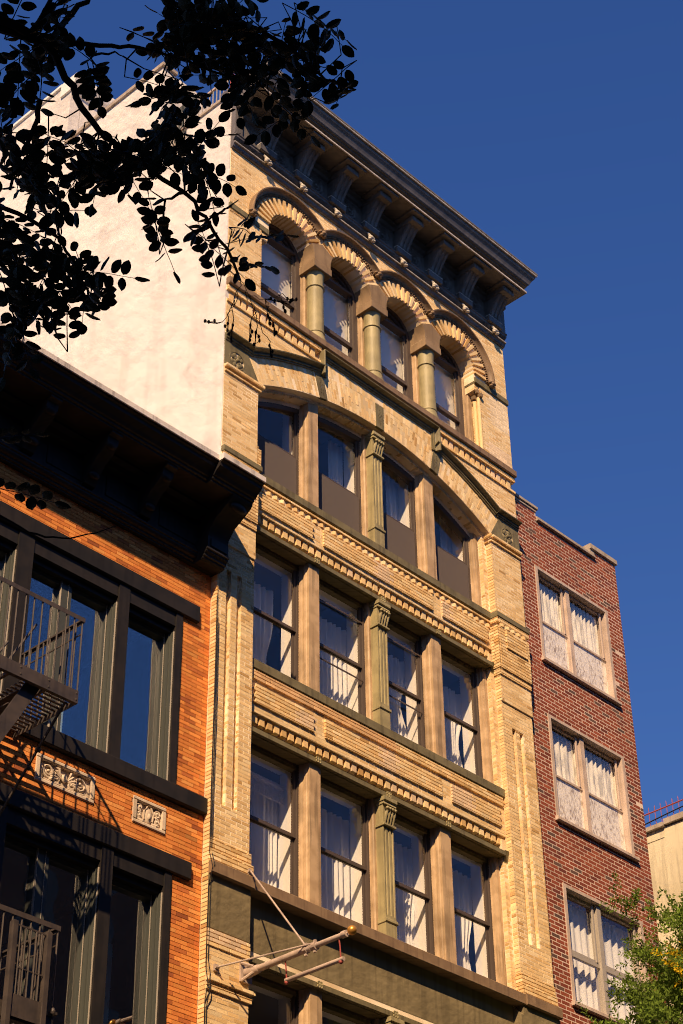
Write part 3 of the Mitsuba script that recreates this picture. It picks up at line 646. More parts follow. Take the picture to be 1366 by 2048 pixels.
for i in range(8):
    x = .644 + .911 * i + .11
    g = G().bbox(x - .20, x + .20, -.185, .0, 26.70, 26.85, .012)
    prof = [(-.03, 26.85), (-.135, 26.85), (-.165, 26.90), (-.20, 26.98), (-.30, 27.14), (-.40, 27.26), (-.46, 27.31), (-.46, 27.335), (-.03, 27.335)]
    g.px(prof, x - .14, x + .14)
    for q in (-.098, 0.0, .098): g.px([(y - .018, z) for y, z in prof[1:7]] + [(y, z) for y, z in prof[6:0:-1]], x + q - .026, x + q + .026)
    g.bbox(x - .155, x + .155, -.565, -.03, 27.30, 27.425, .012)
    g.bbox(x - .25, x + .25, -.67, -.03, 27.425, 27.474, .01)
    k = put(f'{K}__bracket', g, 'cornice_paint')
    put(f'{k}__light_fillet', G().bbox(x - .203, x + .203, -.19, -.10, 26.835, 26.853, .004), 'cornice_painted_sun')  # sunlit top edge of the plinth, put in by colour
    bs = G().tube([(x - .07, -.13, 26.66), (x - .03, -.15, 26.60), (x + .01, -.17, 26.55)], [.018, .03, .02], 8).ball((x, -.15, 26.565), (.06, .05, .045), 2)
    for a, b in ((.06, .01), (.085, -.03), (.04, -.05), (-.03, -.04)): bs.ball((x + a, -.15, 26.565 + b), (.032, .035, .028), 1)
    put(f'{k}__leaf_boss', bs, 'boss_paint', smooth=True)
    if i < 7:
        xm = x + .4555; p = G()
        p.bbox(xm - .235, xm + .235, -.042, .0, 26.80, 26.84).bbox(xm - .235, xm + .235, -.042, .0, 27.24, 27.28)
        for r, q in ((.175, .020), (.115, .015), (.06, .012)): p.arc(xm, 27.04, [(r - q, -.031), (r, -.052), (r + q, -.031)], 0, 2 * math.pi, 28)
        p.ball((xm, -.034, 27.04), (.035, .025, .035), 2)
        p.tube([(xm + .13, -.04, 26.86), (xm + .20, -.05, 26.83), (xm + .235, -.04, 26.87)], .012, 6)
        put(f'{K}__frieze_rosette', p, 'cornice_paint', smooth=35)
for x in (-.0, 7.36): put(f'{K}__end_block', G().bbox(x, x + .18, -.10, 0, 26.75, 27.475), 'cornice_paint')
# --- white side wall, roof structures, railing
wl = [(.012, 18.66), (.14, 18.66), (.14, 14.0), (18.0, 14.0), (18.0, 32.05), (4.9, 32.05), (4.9, 30.12), (1.98, 30.12), (1.98, 27.56), (1.20, 27.56), (1.20, 27.80), (.012, 27.80)]
ww = put(f'{B}__side_wall', G().px(wl, -.012, .25), 'white_stucco', label='white stuccoed side wall of the building')
rf = G().box(.26, 7.3, 1.98, 4.9, 27.4, 30.1).box(.26, 4.2, 4.905, 18, 28, 32.03)
put(f'{B}__rooftop_room', rf, 'white_stucco')
put(f'{B}__roof', G().box(.2, XE, .3, 18, 27.0, 27.45), 'coping')
for q in ((-.05, .30, .0, 1.20, 27.80, 27.86), (-.06, .32, 1.93, 4.898, 30.12, 30.21), (-.03, .28, 1.201, 1.98, 27.56, 27.62)): put(f'{B}__parapet_coping', G().bbox(*q), 'coping')
ct = G().px([(4.9, 31.72), (4.86, 31.74), (4.84, 31.80), (4.76, 31.86), (4.72, 31.96), (4.70, 32.06), (4.70, 32.10), (5.2, 32.10), (5.2, 31.72)], -.06, 4.26)
ct.box(-.06, .26, 5.2, 18, 32.05, 32.12)
put(f'{B}__rooftop_cornice', ct, 'white_paint')
put(f'{B}__terrace_door', G().box(.10, .16, 1.982, 2.02, 27.6, 29.6).box(.251, .30, 1.3, 1.9, 27.6, 29.0), 'sash_alu')
R = thing('roof_railing', 'thin metal railing along the roof edge above the white side wall', 'railing')
ra = G()
for a, b in (((.03, .05, 28.37), (.03, 1.95, 28.28)), ((.03, .05, 28.37), (1.6, .05, 28.37))): ra.box(min(a[0], b[0]) - .02, max(a[0], b[0]) + .02, min(a[1], b[1]) - .02, max(a[1], b[1]) + .02, a[2] - .025, a[2] + .025)
ra.box(.01, .05, .05, 1.95, 27.93, 27.96)
put(f'{R}__rail', ra, 'pole_metal')
for y in np.arange(.08, 1.95, .095): put(f'{R}__baluster', G().box(.022, .038, y - .008, y + .008, 27.62 if y > 1.2 else 27.86, 28.35), 'alu_light')
put(f'{R}__post', G().box(.0, .06, .02, .08, 27.86, 28.40), 'red_iron')

# ================================================================== cables down the party line
for k, (dx, dy, wob) in enumerate(((-.006, -.012, .006), (.028, -.014, .010))):
    zz = np.linspace(9.4, 17.0 if k == 0 else 16.6, 34)
    pts = [(dx + wob * math.sin(z * 2.1 + k) * .6, dy - (.07 if 12.5 < z < 12.8 else 0) - (.05 if 10.9 < z < 11.2 else 0), z) for z in zz]
    put('wall_cable', G().tube(pts, .0065, 6), 'cable_black', label=f"thin black cable down the left edge of the yellow facade, {'left' if k == 0 else 'right'} of two", category='cable', group='cables down the party line')

# ================================================================== flagpole
F = thing('flagpole', 'short metal flagpole with a gold ball, stayed out from the yellow facade', 'flagpole')
P0, P1 = np.array([.706, -.07, 11.35]), np.array([.706, -1.80, 11.36])
put(f'{F}__pole', G().tube([P0 + (0, -.1, 0), P0 + (P1 - P0) * .66], [.047, .045], 14).tube([P0 + (P1 - P0) * .64, P1], [.037, .034], 14), 'pole_metal', smooth=40)
put(f'{F}__ball_finial', G().ball(P1 + (0, -.13, .012), .062, 3), 'bronze', smooth=True)
put(f'{F}__tip_collar', G().tube([P1 + (0, .04, 0), P1 + (0, -.04, 0)], .046, 12).tube([P1 + (0, -.03, 0), P1 + (0, -.10, .01)], .010, 6), 'pole_metal', smooth=40)
sk = G().tube([P0 + (0, .03, 0), P0 + (0, -.20, 0)], [.075, .055], 12).box(.60, .81, -.03, .0, 11.22, 11.47)
for dx, dz in ((-.1, .12), (.09, .1), (-.08, -.12)): sk.tube([P0 + (dx, .05, dz), P0 + (dx * .4, -.13, dz * .3)], .022, 7)
put(f'{F}__wall_socket', sk, 'pole_metal', smooth=30)
B1, B2 = np.array([.706, -1.12, 11.40]), np.array([.706, -1.28, 11.40])
for a, b in (((.728, -.05, 12.815), B1), ((.165, -.05, 11.276), B2)):
    s_ = put(f'{F}__stay', G().tube([a, b], .013, 8), 'pole_metal', smooth=40)
    put(f'{s_}__wall_anchor', G().box(a[0] - .035, a[0] + .035, -.03, .0, a[2] - .045, a[2] + .045).tube([np.array(a) + (-.03, .01, 0), np.array(a) + (.03, .01, 0)], .02, 8), 'pole_metal')
for y in (-1.12, -1.28):
    put(f'{F}__clamp', G().tube([(.706, y - .03, 11.355), (.706, y + .03, 11.355)], .056, 12).box(.69, .722, y - .02, y + .02, 11.40, 11.44).box(.69, .722, y - .02, y + .02, 11.27, 11.31), 'pole_metal')
hp0, hp1 = np.array([.74, -.72, 11.06]), np.array([.74, -1.75, 11.06])
put(f'{F}__lower_rod', G().tube([hp0, hp1], .030, 12), 'pole_metal', smooth=40)
for y in (-.74, -1.70): put(f'{F}__hanger', G().tube([(.712, y, 11.32), (.73, y, 11.2), (.74, y, 11.06)], .010, 6).ball((.74, y, 11.03), .03, 1), 'red_iron')
# ================================================================== the orange brick building on the left
O = thing('orange_brick_building', 'orange brick building on the left with black painted trim and deep black cornice', 'building')
OB = Bricks(0.215, 0.0605, 0.0085, OP, OW, .16)
YO, OX0 = .130, -6.4
w = G()
ops = [(-3.27, 13.69, -.68), (-6.2, 13.69, -3.53), (-3.27, 9.2, -.56), (-6.2, 9.2, -3.53)]
OPN = unary_union([sbox(-6.2, 13.68, -.55, 16.43), sbox(-6.2, 9.0, -.54, 12.41)])
w.py(sbox(OX0, 9.0, -.002, 19.0).difference(OPN).difference(unary_union([sbox(-1.27, 12.91, -.70, 13.30), sbox(-2.90, 12.91, -1.94, 13.30)])), YO + .009, .5)
w.box(OX0, -.02, 4.2, 14.0, 9.0, 18.0)
OWALL = put(f'{O}__wall', w, 'mortar_dark')
face = sbox(OX0, 9.0, -.004, 17.36).difference(OPN).difference(unary_union([sbox(-1.27, 12.91, -.70, 13.30), sbox(-2.90, 12.91, -1.94, 13.30)]))
face = face.difference(sbox(OX0, 16.42, -.26, 16.705)).difference(sbox(OX0, 12.40, -.24, 12.655)).difference(sbox(OX0, 13.44, 0, 13.69))
OB.front(face, YO, .03)
OB.side(-.548, YO + .01, .32, 13.69, 16.42); OB.side(-.538, YO + .01, .32, 9.2, 12.4)
OB.emit(OWALL)
def terracotta(x0, x1, z0, z1, wide):
    g = G(); f = .055
    g.box(x0, x1, YO + .035, YO + .09, z0, z1)
    for a, b, c, d in ((x0, x1, z0, z0 + f), (x0, x1, z1 - f, z1), (x0, x0 + f, z0 + f, z1 - f), (x1 - f, x1, z0 + f, z1 - f)): g.bbox(a, b, YO - .02, YO + .05, c, d, .012)
    cx, cz, y = (x0 + x1) / 2, (z0 + z1) / 2, YO + .022
    def scroll(px, pz, r, s, a0, turns=1.35):
        th = np.linspace(0, turns * 2 * math.pi, 26)
        g.tube([(px + s * (r * (1 - .62 * t / th[-1])) * math.cos(a0 + t), y, pz + (r * (1 - .62 * t / th[-1])) * math.sin(a0 + t)) for t in th], np.linspace(.020, .014, 26), 7)
        g.ball((px, y - .006, pz), (.022, .022, .022), 1)
    if wide:
        for s in (-1, 1):
            scroll(cx + s * .26, cz + .02, .10, s, -2.2); scroll(cx + s * .12, cz - .05, .07, -s, .6)
            for k in range(5): g.tube([(cx + s * .05, y, cz - .02), (cx + s * (.10 + .03 * k), y - .02, cz + .10 - .045 * k), (cx + s * (.16 + .025 * k), y, cz + .12 - .055 * k)], [.012, .020, .006], 6)
            g.tube([(cx + s * .33, y, cz - .11), (cx + s * .20, y - .015, cz - .13), (cx + s * .06, y, cz - .11)], .016, 7)
        g.ball((cx, y - .01, cz), (.045, .03, .06), 2)
    else:
        g.ball((cx, y + .005, cz - .01), (.075, .035, .12), 2); g.ball((cx, y - .02, cz - .03), (.026, .03, .05), 2)
        for s in (-1, 1):
            scroll(cx + s * .155, cz + .07, .055, s, -2.0); scroll(cx + s * .150, cz - .05, .045, -s, 1.0)
            g.tube([(cx + s * .06, y, cz - .11), (cx + s * .12, y - .015, cz - .125), (cx + s * .20, y, cz - .10)], [.022, .03, .012], 7)
            g.tube([(cx + s * .03, y - .02, cz + .11), (cx + s * .085, y - .02, cz + .03), (cx + s * .075, y - .01, cz - .08)], .014, 7)
    return g
for x0, x1, wd, lb in ((-2.90, -1.94, True, 'wide cream relief panel of curling leaves'), (-1.27, -.70, False, 'small square cream relief panel with a shield')):
    put(f'{O}__relief_panel', terracotta(x0, x1, 12.912, 13.298, wd), 'terracotta', smooth=35, label=lb)
# black trim
put(f'{O}__lintel', G().bbox(OX0, -.262, .07, .40, 16.425, 16.70, .012), 'black_paint')
put(f'{O}__lintel', G().bbox(OX0, -.242, .07, .40, 12.405, 12.652, .012), 'black_paint')
put(f'{O}__sill_band', G().bbox(OX0, -.006, .055, .40, 13.445, 13.685, .012), 'black_paint')
for z0, z1, hb in ((13.69, 16.42, 16.20), (9.1, 12.40, 12.19)):
    for a, b in ((-.675, -.553), (-1.752, -1.558), (-3.53, -3.27)):
        put(f'{O}__window_post', G().pz([(a, .105), (b, .105), (b, .42), (a, .42)], z0, z1), 'black_paint')
    for a, b in ((-1.558, -.675), (-3.27, -1.752), (-6.2, -3.53)):
        put(f'{O}__transom_beam', G().box(a + .001, b - .001, .125, .42, hb, z1).box(a + .001, b - .001, .20, .42, hb - .09, hb - .001), 'black_paint')
    for n, (a, b, mids) in enumerate(((-1.556, -.677, ()), (-3.268, -1.754, (-2.545,)), (-6.2, -3.532, (-4.4, -5.3)))):
        f = G(); top = hb - .09
        f.box(a, a + .05, .30, .44, z0, top); f.box(b - .05, b, .30, .44, z0, top); f.box(b - .012, b, .15, .30, z0, top); f.box(b - .030, b - .012, .22, .30, z0, top)
        f.box(a, b, .30, .44, z0, z0 + .09); f.box(a, b, .30, .44, top - .06, top + .02)
        for m in mids: f.box(m - .09, m + .09, .27, .44, z0, top); 
        k = put(f'{O}__window', f, 'sash_alu')
        tr = G().box(b - .014, b - .002, .132, .148, z0, top).box(b - .055, b - .045, .292, .30, z0 + .09, top)
        for m in mids: tr.box(m - .096, m - .090, .262, .30, z0, top).box(m + .03, m + .036, .262, .268, z0, top)
        put(f'{k}__trim_bead', tr, 'alu_light')
        xs = [a + .05] + [q for m in mids for q in (m - .09, m + .09)] + [b - .05]
        for x0, x1 in zip(xs[::2], xs[1::2]):
            nx = 7; gg = G()                      # float glass is never quite flat
            gx, gz = np.linspace(x0 - .005, x1 + .005, nx * 3), np.linspace(z0 + .085, top - .05, nx * 6)
            X, Zz = np.meshgrid(gx, gz)
            Y = .36 + .0016 * np.sin(X * 2.7 + n) * np.sin(Zz * 3.1) + .00035 * np.sin(Zz * 11 + X * 3)
            m_ = len(gx); V = np.stack([X, Y, Zz], -1).reshape(-1, 3)
            F_ = [q for i in range(len(gz) - 1) for j in range(m_ - 1) for q in ((i * m_ + j, i * m_ + j + 1, (i + 1) * m_ + j + 1), (i * m_ + j, (i + 1) * m_ + j + 1, (i + 1) * m_ + j))]
            key = numbered(f'{k}__pane'); scene[key] = mikit.ply((V, F_), 'glass_coated', smooth=True)
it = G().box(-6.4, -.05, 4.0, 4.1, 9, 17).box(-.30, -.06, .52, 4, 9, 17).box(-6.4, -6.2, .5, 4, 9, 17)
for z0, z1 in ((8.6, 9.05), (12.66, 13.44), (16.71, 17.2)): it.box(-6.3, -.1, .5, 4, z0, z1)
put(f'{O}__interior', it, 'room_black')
iv = G()
for x, y, z0, z1 in ((-1.14, .9, 13.7, 15.05), (-2.08, .9, 13.7, 15.1), (-.92, .95, 9.1, 11.6)): iv.box(x - .01, x + .14, y, y + .03, z0, z1)
put(f'{O}__inner_blind', iv, 'pale_blind')
# cornice
def crown(y0, x0, x1):
    return [(y0, 18.53), (y0, 18.635), (.4, 18.66), (.4, 18.26), (y0 + .26, 18.26)] + [(y0 + .26, 18.29), (y0 + .225, 18.30), (y0 + .225, 18.335), (y0 + .19, 18.345), (y0 + .155, 18.39), (y0 + .10, 18.43), (y0 + .07, 18.45), (y0 + .06, 18.50), (y0 + .02, 18.515), (y0 + .02, 18.53)]
OC = put(f'{O}__cornice', G().px(crown(-.88, 0, 0), OX0, -.425).px(crown(-.975, 0, 0), -.855, .0), 'black_paint')
put(f'{OC}__gutter_edge', G().bbox(OX0, -.858, -.895, -.60, 18.535, 18.64, .008).bbox(-.858, .006, -.990, -.60, 18.535, 18.64, .008), 'gutter_metal')
fz = G().px([(.02, 17.55), (.02, 18.26), (.4, 18.26), (.4, 17.36), (.06, 17.36), (.06, 17.385), (.03, 17.395), (.03, 17.425), (-.01, 17.44), (-.03, 17.47), (-.03, 17.50), (-.05, 17.51), (-.05, 17.535), (.02, 17.545)], OX0, -.01)
fz.px([(.02, 18.10), (-.06, 18.13), (-.10, 18.20), (-.20, 18.22), (-.20, 18.262), (.02, 18.262)], OX0, -.01)
for a in (-5.6, -4.5, -3.4, -2.32, -1.3): fz.bbox(a + .12, a + .85, .005, .02, 17.66, 18.02)
put(f'{OC}__frieze', fz, 'black_paint')
for x in (-5.85, -4.75, -3.65, -2.55, -1.5):
    g = G().px([(.02, 17.60), (-.06, 17.62), (-.12, 17.75), (-.26, 17.92), (-.42, 18.02), (-.50, 18.10), (-.52, 18.20), (-.60, 18.22), (-.60, 18.262), (.02, 18.262)], x - .10, x + .10)
    g.ball((x, -.46, 18.10), (.10, .06, .07), 2); g.ball((x, -.14, 17.74), (.095, .05, .06), 2)
    put(f'{OC}__bracket', g, 'black_paint', smooth=30)
eb = G().px([(.02, 17.75), (-.20, 17.75), (-.22, 17.85), (-.34, 18.0), (-.55, 18.12), (-.68, 18.20), (-.72, 18.262), (.02, 18.262)], -.40, -.0)
eb.bbox(-.415, .0, -.215, .02, 17.54, 17.76, .01).bbox(-.36, -.04, -.235, -.2, 17.58, 17.72)
eb.px([(.05, 17.36), (.05, 17.54), (-.235, 17.54), (-.235, 17.515), (-.21, 17.505), (-.21, 17.48), (-.17, 17.45), (-.17, 17.42), (-.14, 17.41), (-.14, 17.385), (-.10, 17.36)], -.44, .004)
eb.ball((-.2, -.62, 18.14), (.16, .07, .08), 2)
put(f'{OC}__end_console', eb, 'black_paint', smooth=30)
put(f'{O}__roof', G().box(OX0, -.03, -.5, 14, 18.645, 18.665), 'gutter_metal')

# ================================================================== fire escape
FE = thing('fire_escape', 'dark iron fire escape with railings and a steep stair on the orange facade', 'fire escape')
XF, YF = -3.285, -1.105
def bar(a, b, r=.011): return G().tube([a, b], r, 6)
for lv, zd in enumerate((13.43, 9.30)):
    zr = zd + 1.13
    ch = G().box(-7.4, XF, YF - .012, YF + .001, zd - .09, zd + .085).box(-7.4, XF, YF, YF + .045, zd + .075, zd + .085).box(-7.4, XF, YF, YF + .045, zd - .09, zd - .08)
    p = put(f'{FE}__platform', ch, 'iron_paint')
    rb = G()
    for x in np.arange(XF - .03, -7.3, -.43):
        for dz in (.045, -.045): rb.ball((x, YF - .014, zd + dz), (.014, .008, .014), 1)
    put(f'{p}__rivets', rb, 'iron_paint', kind='stuff')
    put(f'{p}__end_channel', G().box(XF - .012, XF, YF, .125, zd - .09, zd - .02), 'iron_paint')
    for y in np.arange(YF + .07, .06, .082):
        put(f'{p}__slat', G().box(-4.55 if lv == 0 else -7.3, XF - .013, y, y + .038, zd - .03, zd - .018) if y > YF + .75 or lv else G().box(-4.05, XF - .013, y, y + .038, zd - .03, zd - .018), 'iron_paint')
    for x in (-3.75, -4.3): put(f'{p}__cross_bar', G().box(x - .02, x + .02, YF, .1, zd - .075, zd - .031), 'iron_paint')
    put(f'{FE}__hand_rail', G().box(-7.4, XF + .01, YF - .022, YF + .022, zr - .012, zr + .012).box(-7.4, XF + .01, YF - .022, YF - .016, zr - .05, zr + .0), 'iron_paint')
    put(f'{FE}__end_rail', G().box(XF - .02, XF + .02, YF + .023, .12, zr - .012, zr + .012).box(XF + .01, XF + .016, YF, .12, zr - .05, zr - .013), 'iron_paint')
    for x in np.arange(XF - .015, -7.3, -.128): put(f'{FE}__baluster', bar((x, YF, zd + .08), (x, YF, zr - .012)), 'iron_paint')
    for y in np.arange(YF + .13, .10, .128): put(f'{FE}__baluster', bar((XF - .01, y, zd - .02), (XF - .01, y, zr - .012)), 'iron_paint')
    put(f'{FE}__lower_rail', G().box(XF - .016, XF - .004, YF + .02, .12, zr - .22, zr - .205), 'iron_paint')
    for x in (XF - .12, -4.5, -6.2):
        g = G().tube([(x, YF + .08, zd - .08), (x, .03, zd - 1.15), (x, .10, zd - 1.22)], .020, 6)
        for t in (.45, .62): g.tube([(x - .03, YF + .08 + 1.02 * t, zd - .08 - 1.07 * t), (x + .03, YF + .08 + 1.02 * t, zd - .08 - 1.07 * t)], .03, 6)
        put(f'{FE}__brace', g, 'iron_paint')
# stair from the upper platform down to the lower one
SX0, SX1, SZ0, SZ1, SY0, SY1 = -3.98, -6.1, 13.34, 9.38, YF + .10, YF + .66
for y in (SY0, SY1):
    a = math.atan2(SZ1 - SZ0, SX1 - SX0); q = [(SX0, SZ0 + .1), (SX0 + .12, SZ0 - .02), (SX1 + .12, SZ1 - .02), (SX1, SZ1 + .1)]
    put(f'{FE}__stair_stringer', G().py(Polygon([(SX0 - .02, SZ0 + .06), (SX0 + .20, SZ0 + .06), (SX1 + .20, SZ1), (SX1 - .02, SZ1)]), y, y + .012), 'iron_paint')
    put(f'{FE}__stair_rail', bar((SX0 + .05, y, SZ0 + .9), (SX1, y, SZ1 + .85), .016), 'iron_paint')
for k in range(18):
    t = (k + .5) / 18; x, z = SX0 + (SX1 - SX0) * t, SZ0 + (SZ1 - SZ0) * t
    put(f'{FE}__tread', G().box(x - .07, x + .10, SY0 + .013, SY1, z, z + .012).box(x + .095, x + .10, SY0 + .013, SY1, z - .03, z), 'iron_paint')
# drop-ladder gate on the lower railing
g0x, g1x, zt, zb = -3.98, -3.50, 10.25, 9.0
for x in (g0x, g1x): put(f'{FE}__ladder_guide', G().box(x - .03, x + .03, YF - .13, YF - .05, zb - .1, zt + .02), 'iron_paint')
for q in ((YF - .10, YF - .085, zt - .02, zt), (YF - .10, YF - .085, zt - .50, zt - .485), (YF - .11, YF - .07, 9.42, 9.45)): put(f'{FE}__ladder_guide_bar', G().box(g0x + .03, g1x - .03, *q), 'iron_paint')
for x in np.linspace(g0x + .09, g1x - .09, 5): put(f'{FE}__gate_bar', bar((x, YF - .092, 9.44), (x, YF - .092, zt - .02), .012), 'iron_paint')
put(f'{FE}__gate_plate', G().box(g0x + .03, g1x - .03, YF - .11, YF - .10, 9.20, 9.42), 'iron_paint')
put(f'{FE}__latch', G().ball((XF - .02, YF - .03, 9.43), (.03, .03, .05), 1).box(XF - .06, XF + .03, YF - .05, YF, 9.40, 9.43), 'iron_paint')

# ================================================================== the red brick building on the right
RB_ = thing('red_brick_building', 'plain dark red brick building on the right with pale mortar and paired windows', 'building')
RB = Bricks(0.225, 0.0745, 0.0165, RP, RW, .14)
YR, RX0, RX1 = .15, 7.555, 10.905
wins = [(8.17, 19.56, 10.42, 21.595), (8.17, 16.37, 10.42, 18.40), (8.17, 13.08, 10.42, 15.15), (8.17, 9.9, 10.42, 11.95)]
hol = unary_union([sbox(*q) for q in wins])
low = sbox(8.36, 22.70, 10.19, 23.2)
w = G().py(sbox(RX0, 9.0, RX1 - .006, 22.9).difference(hol).difference(low), YR + .0022, .45)
w.box(RX0, RX1 - .006, .45, 9.0, 9.0, 9.3); w.box(RX0, RX0 + .2, .45, 9, 9, 22.8); w.box(RX1 - .25, RX1 - .006, .45, 9, 9, 22.8); w.box(RX0 + .2, RX1 - .25, 4, 4.2, 9, 22.8)
for z in (12.3, 15.6, 18.85, 22.2): w.box(RX0 + .2, RX1 - .25, .46, 4, z, z + .35)
RW_ = put(f'{RB_}__wall', w, 'mortar_grey')
RB.front(sbox(RX0, 9.2, RX1, 22.90).difference(hol).difference(low), YR, .03)
RB.emit(RW_)
pc = G().bbox(7.54, 8.395, YR - .045, .6, 22.945, 23.015, .008).bbox(7.54, 8.36, YR - .02, .55, 22.885, 22.94, .008); put(f'{RB_}__coping', pc, 'coping')
pc = G().bbox(8.36, 10.19, YR - .03, .55, 22.745, 22.80, .008).bbox(8.36, 10.19, YR - .055, .6, 22.70, 22.74, .008); put(f'{RB_}__coping', pc, 'coping')
put(f'{RB_}__shadow_board', G().box(8.37, 10.18, YR + .02, .4, 22.60, 22.698), 'sash_alu')
pc = G().bbox(10.06, 10.93, YR - .045, .75, 22.90, 23.015, .008).bbox(10.06, 10.20, YR - .01, .7, 22.70, 22.898, .008); put(f'{RB_}__coping', pc, 'coping')
put(f'{RB_}__coping', G().box(10.2, 10.9, .3, .75, 22.6, 22.898), 'coping')
for wi, (x0, z0, x1, z1) in enumerate(wins):
    fr = G(); y0 = YR - .018
    fr.bbox(x0, x0 + .075, y0, .36, z0, z1, .008).bbox(x1 - .075, x1, y0, .36, z0, z1, .008).bbox(x0 + .075, x1 - .075, y0, .36, z1 - .075, z1, .008)
    k = put(f'{RB_}__window', fr, 'beige_frame')
    put(f'{k}__sill', G().bbox(x0 - .03, x1 + .07, YR - .07, .36, z0 - .075, z0 - .001, .01), 'beige_frame')
    zm = z0 + .445 * (z1 - z0); xm = 9.20
    ss = G().bbox(xm - .055, xm + .055, YR + .035, .34, z0, z1 - .07, .008)
    for a, b in ((x0 + .075, xm - .055), (xm + .055, x1 - .075)):
        ss.box(a, a + .035, .245, .30, zm, z1 - .075); ss.box(b - .035, b, .245, .30, zm, z1 - .075); ss.box(a, b, .245, .30, z1 - .12, z1 - .075); ss.box(a, b, .225, .30, zm - .02, zm + .02)
        ss.box(b - .10, b - .06, .21, .24, zm + .02, z1 - .075)
        if wi >= 2: ss.box(a, b, .225, .29, zm - .06, zm + .05)
    put(f'{k}__sash', ss, 'beige_frame' if wi < 2 else 'alu_light')
    for a, b in ((x0 + .075, xm - .055), (xm + .055, x1 - .075)):
        for p, q, y in ((zm, z1 - .1, .272), (z0 + .01, zm, .24)):
            put(f'{k}__pane', G().add([(a, y, p), (b, y, p), (b, y, q), (a, y, q)], [(0, 1, 2), (0, 2, 3)]), 'glass')
        if wi < 2:
            put(f'{k}__window_film', G().box(a + .005, b - .005, 0.256, .261, z0 + .01, zm - .02), 'window_film', label='peeling whitish film on the lower pane')
            put('lace_curtain', drape(a + .02, b + .10, .33, z0 + .1, z1 - .16, 90 + wi * 2 + (a > 9), 9), 'lace_cloth', smooth=True,
                label=f"greyish lace curtain, {'left' if a < 9 else 'right'} half of the {'top' if wi == 0 else 'second'} window of the red building", category='curtain', group='lace curtains in the red brick building')
        elif wi == 2:
            put('curtain', drape(a + .0, b + .14, .42, z0 + .03, z1 - .14, 95 + (a > 9), 6), 'curtain_cloth', smooth=True, label=f"white curtain, {'left' if a < 9 else 'right'} half of the third window of the red building", category='curtain', group='white curtains in the red brick building')

# ================================================================== cream building, roof fence
CB = thing('cream_building', 'cream stuccoed building at the right edge behind the red brick one', 'building')
put(f'{CB}__wall', G().box(16.0, 26.0, -.3, 9.0, 4.0, 19.92), 'cream_stucco')
cp = G(); yy = np.linspace(9.0, -.35, 12)
put(f'{CB}__coping', G().bbox(15.90, 16.35, 2.95, 9.0, 19.925, 20.02, .01), 'coping'); put(f'{CB}__coping', G().bbox(15.93, 16.35, -.35, 2.94, 19.96, 20.09, .01), 'coping')
put(f'{CB}__old_render', G().box(15.985, 16.01, 3.0, 9, 19.70, 19.85), 'cream_stucco')
FN = thing('roof_fence', 'red iron picket fence on the roof of the cream building', 'fence')
put(f'{FN}__top_rail', G().tube([(16.06, 9, 20.40), (16.06, 3.2, 20.41), (16.06, -.3, 20.47)], .016, 6), 'red_iron')
put(f'{FN}__sagging_cable', G().tube([(16.03, 6, 20.16), (16.03, 4, 20.13), (16.03, 3.0, 20.22), (16.03, 1.5, 20.33), (16.03, -.3, 20.36)], .014, 6), 'cable_black')
for y in np.arange(4.6, -.2, -.155): put(f'{FN}__picket', G().tube([(16.06, y, 20.0), (16.06, y, 20.50)], .008, 5).tube([(16.06, y, 20.50), (16.06, y, 20.56)], [.012, .002], 5), 'red_iron')

# ================================================================== ground and the far side of the street
scene['ground'] = mikit.ply(G().box(-300, 300, -300, 300, -.6, -.15).mesh(), 'asphalt'); labels['ground'] = {'kind': 'structure'}
scene['street'] = mikit.ply(G().box(-120, 120, -13.6, -4.2, -.145, -.12).mesh(), 'asphalt'); labels['street'] = {'kind': 'structure'}
scene['pavement'] = mikit.ply(G().box(-120, 120, -4.2, .5, -.14, 0).mesh(), 'concrete'); labels['pavement'] = {'kind': 'structure'}
scene['pavement_001'] = mikit.ply(G().box(-120, 120, -19.5, -13.6, -.14, 0).mesh(), 'concrete'); labels['pavement_001'] = {'kind': 'structure'}
lower = G().box(.004, 7.54, .15, 9.0, 0, 9.0); put(f'{B}__ground_floor', lower, 'facade_plain')
put(f'{O}__ground_floor', G().box(OX0, -.002, .25, 9.0, 0, 9.0), 'facade_plain'); put(f'{RB_}__ground_floor', G().box(7.56, 10.9, .25, 9.0, 0, 9.0), 'facade_plain')
for n, (x0, x1, h, lb) in enumerate(((-70, -19.5, 24.5, 'widest'), (-19.4, -7, 25.5, 'tallest'), (-6.9, 8, 24.0, 'narrow'), (8.1, 70, 24.8, 'long'))):
    k = thing('opposite_building', f'{lb} brick building across the street, mirrored in the panes', 'building', 'buildings across the street')
    g = G().box(x0, x1, -30, -18.9, 0, h); put(f'{k}__wall', g, 'facade_plain')
    put(f'{k}__roof', G().box(x0 + .3, x1 - .3, -29.7, -19.2, h + .005, h + .02), 'tar_roof')
    put(f'{k}__roof_cornice', G().px([(-18.9, h - .8), (-18.6, h - .2), (-18.5, h), (-18.9, h)], x0, x1), 'black_paint')
    f = G()
    for z in np.arange(4.5, h - 2.5, 3.4):
        for x in np.arange(x0 + 1.2, x1 - 1.2, 2.2): f.box(x, x + 1.1, -18.895, -18.87, z, z + 1.9)
    put(f'{k}__window_panels', f, 'sash_alu', kind='stuff')
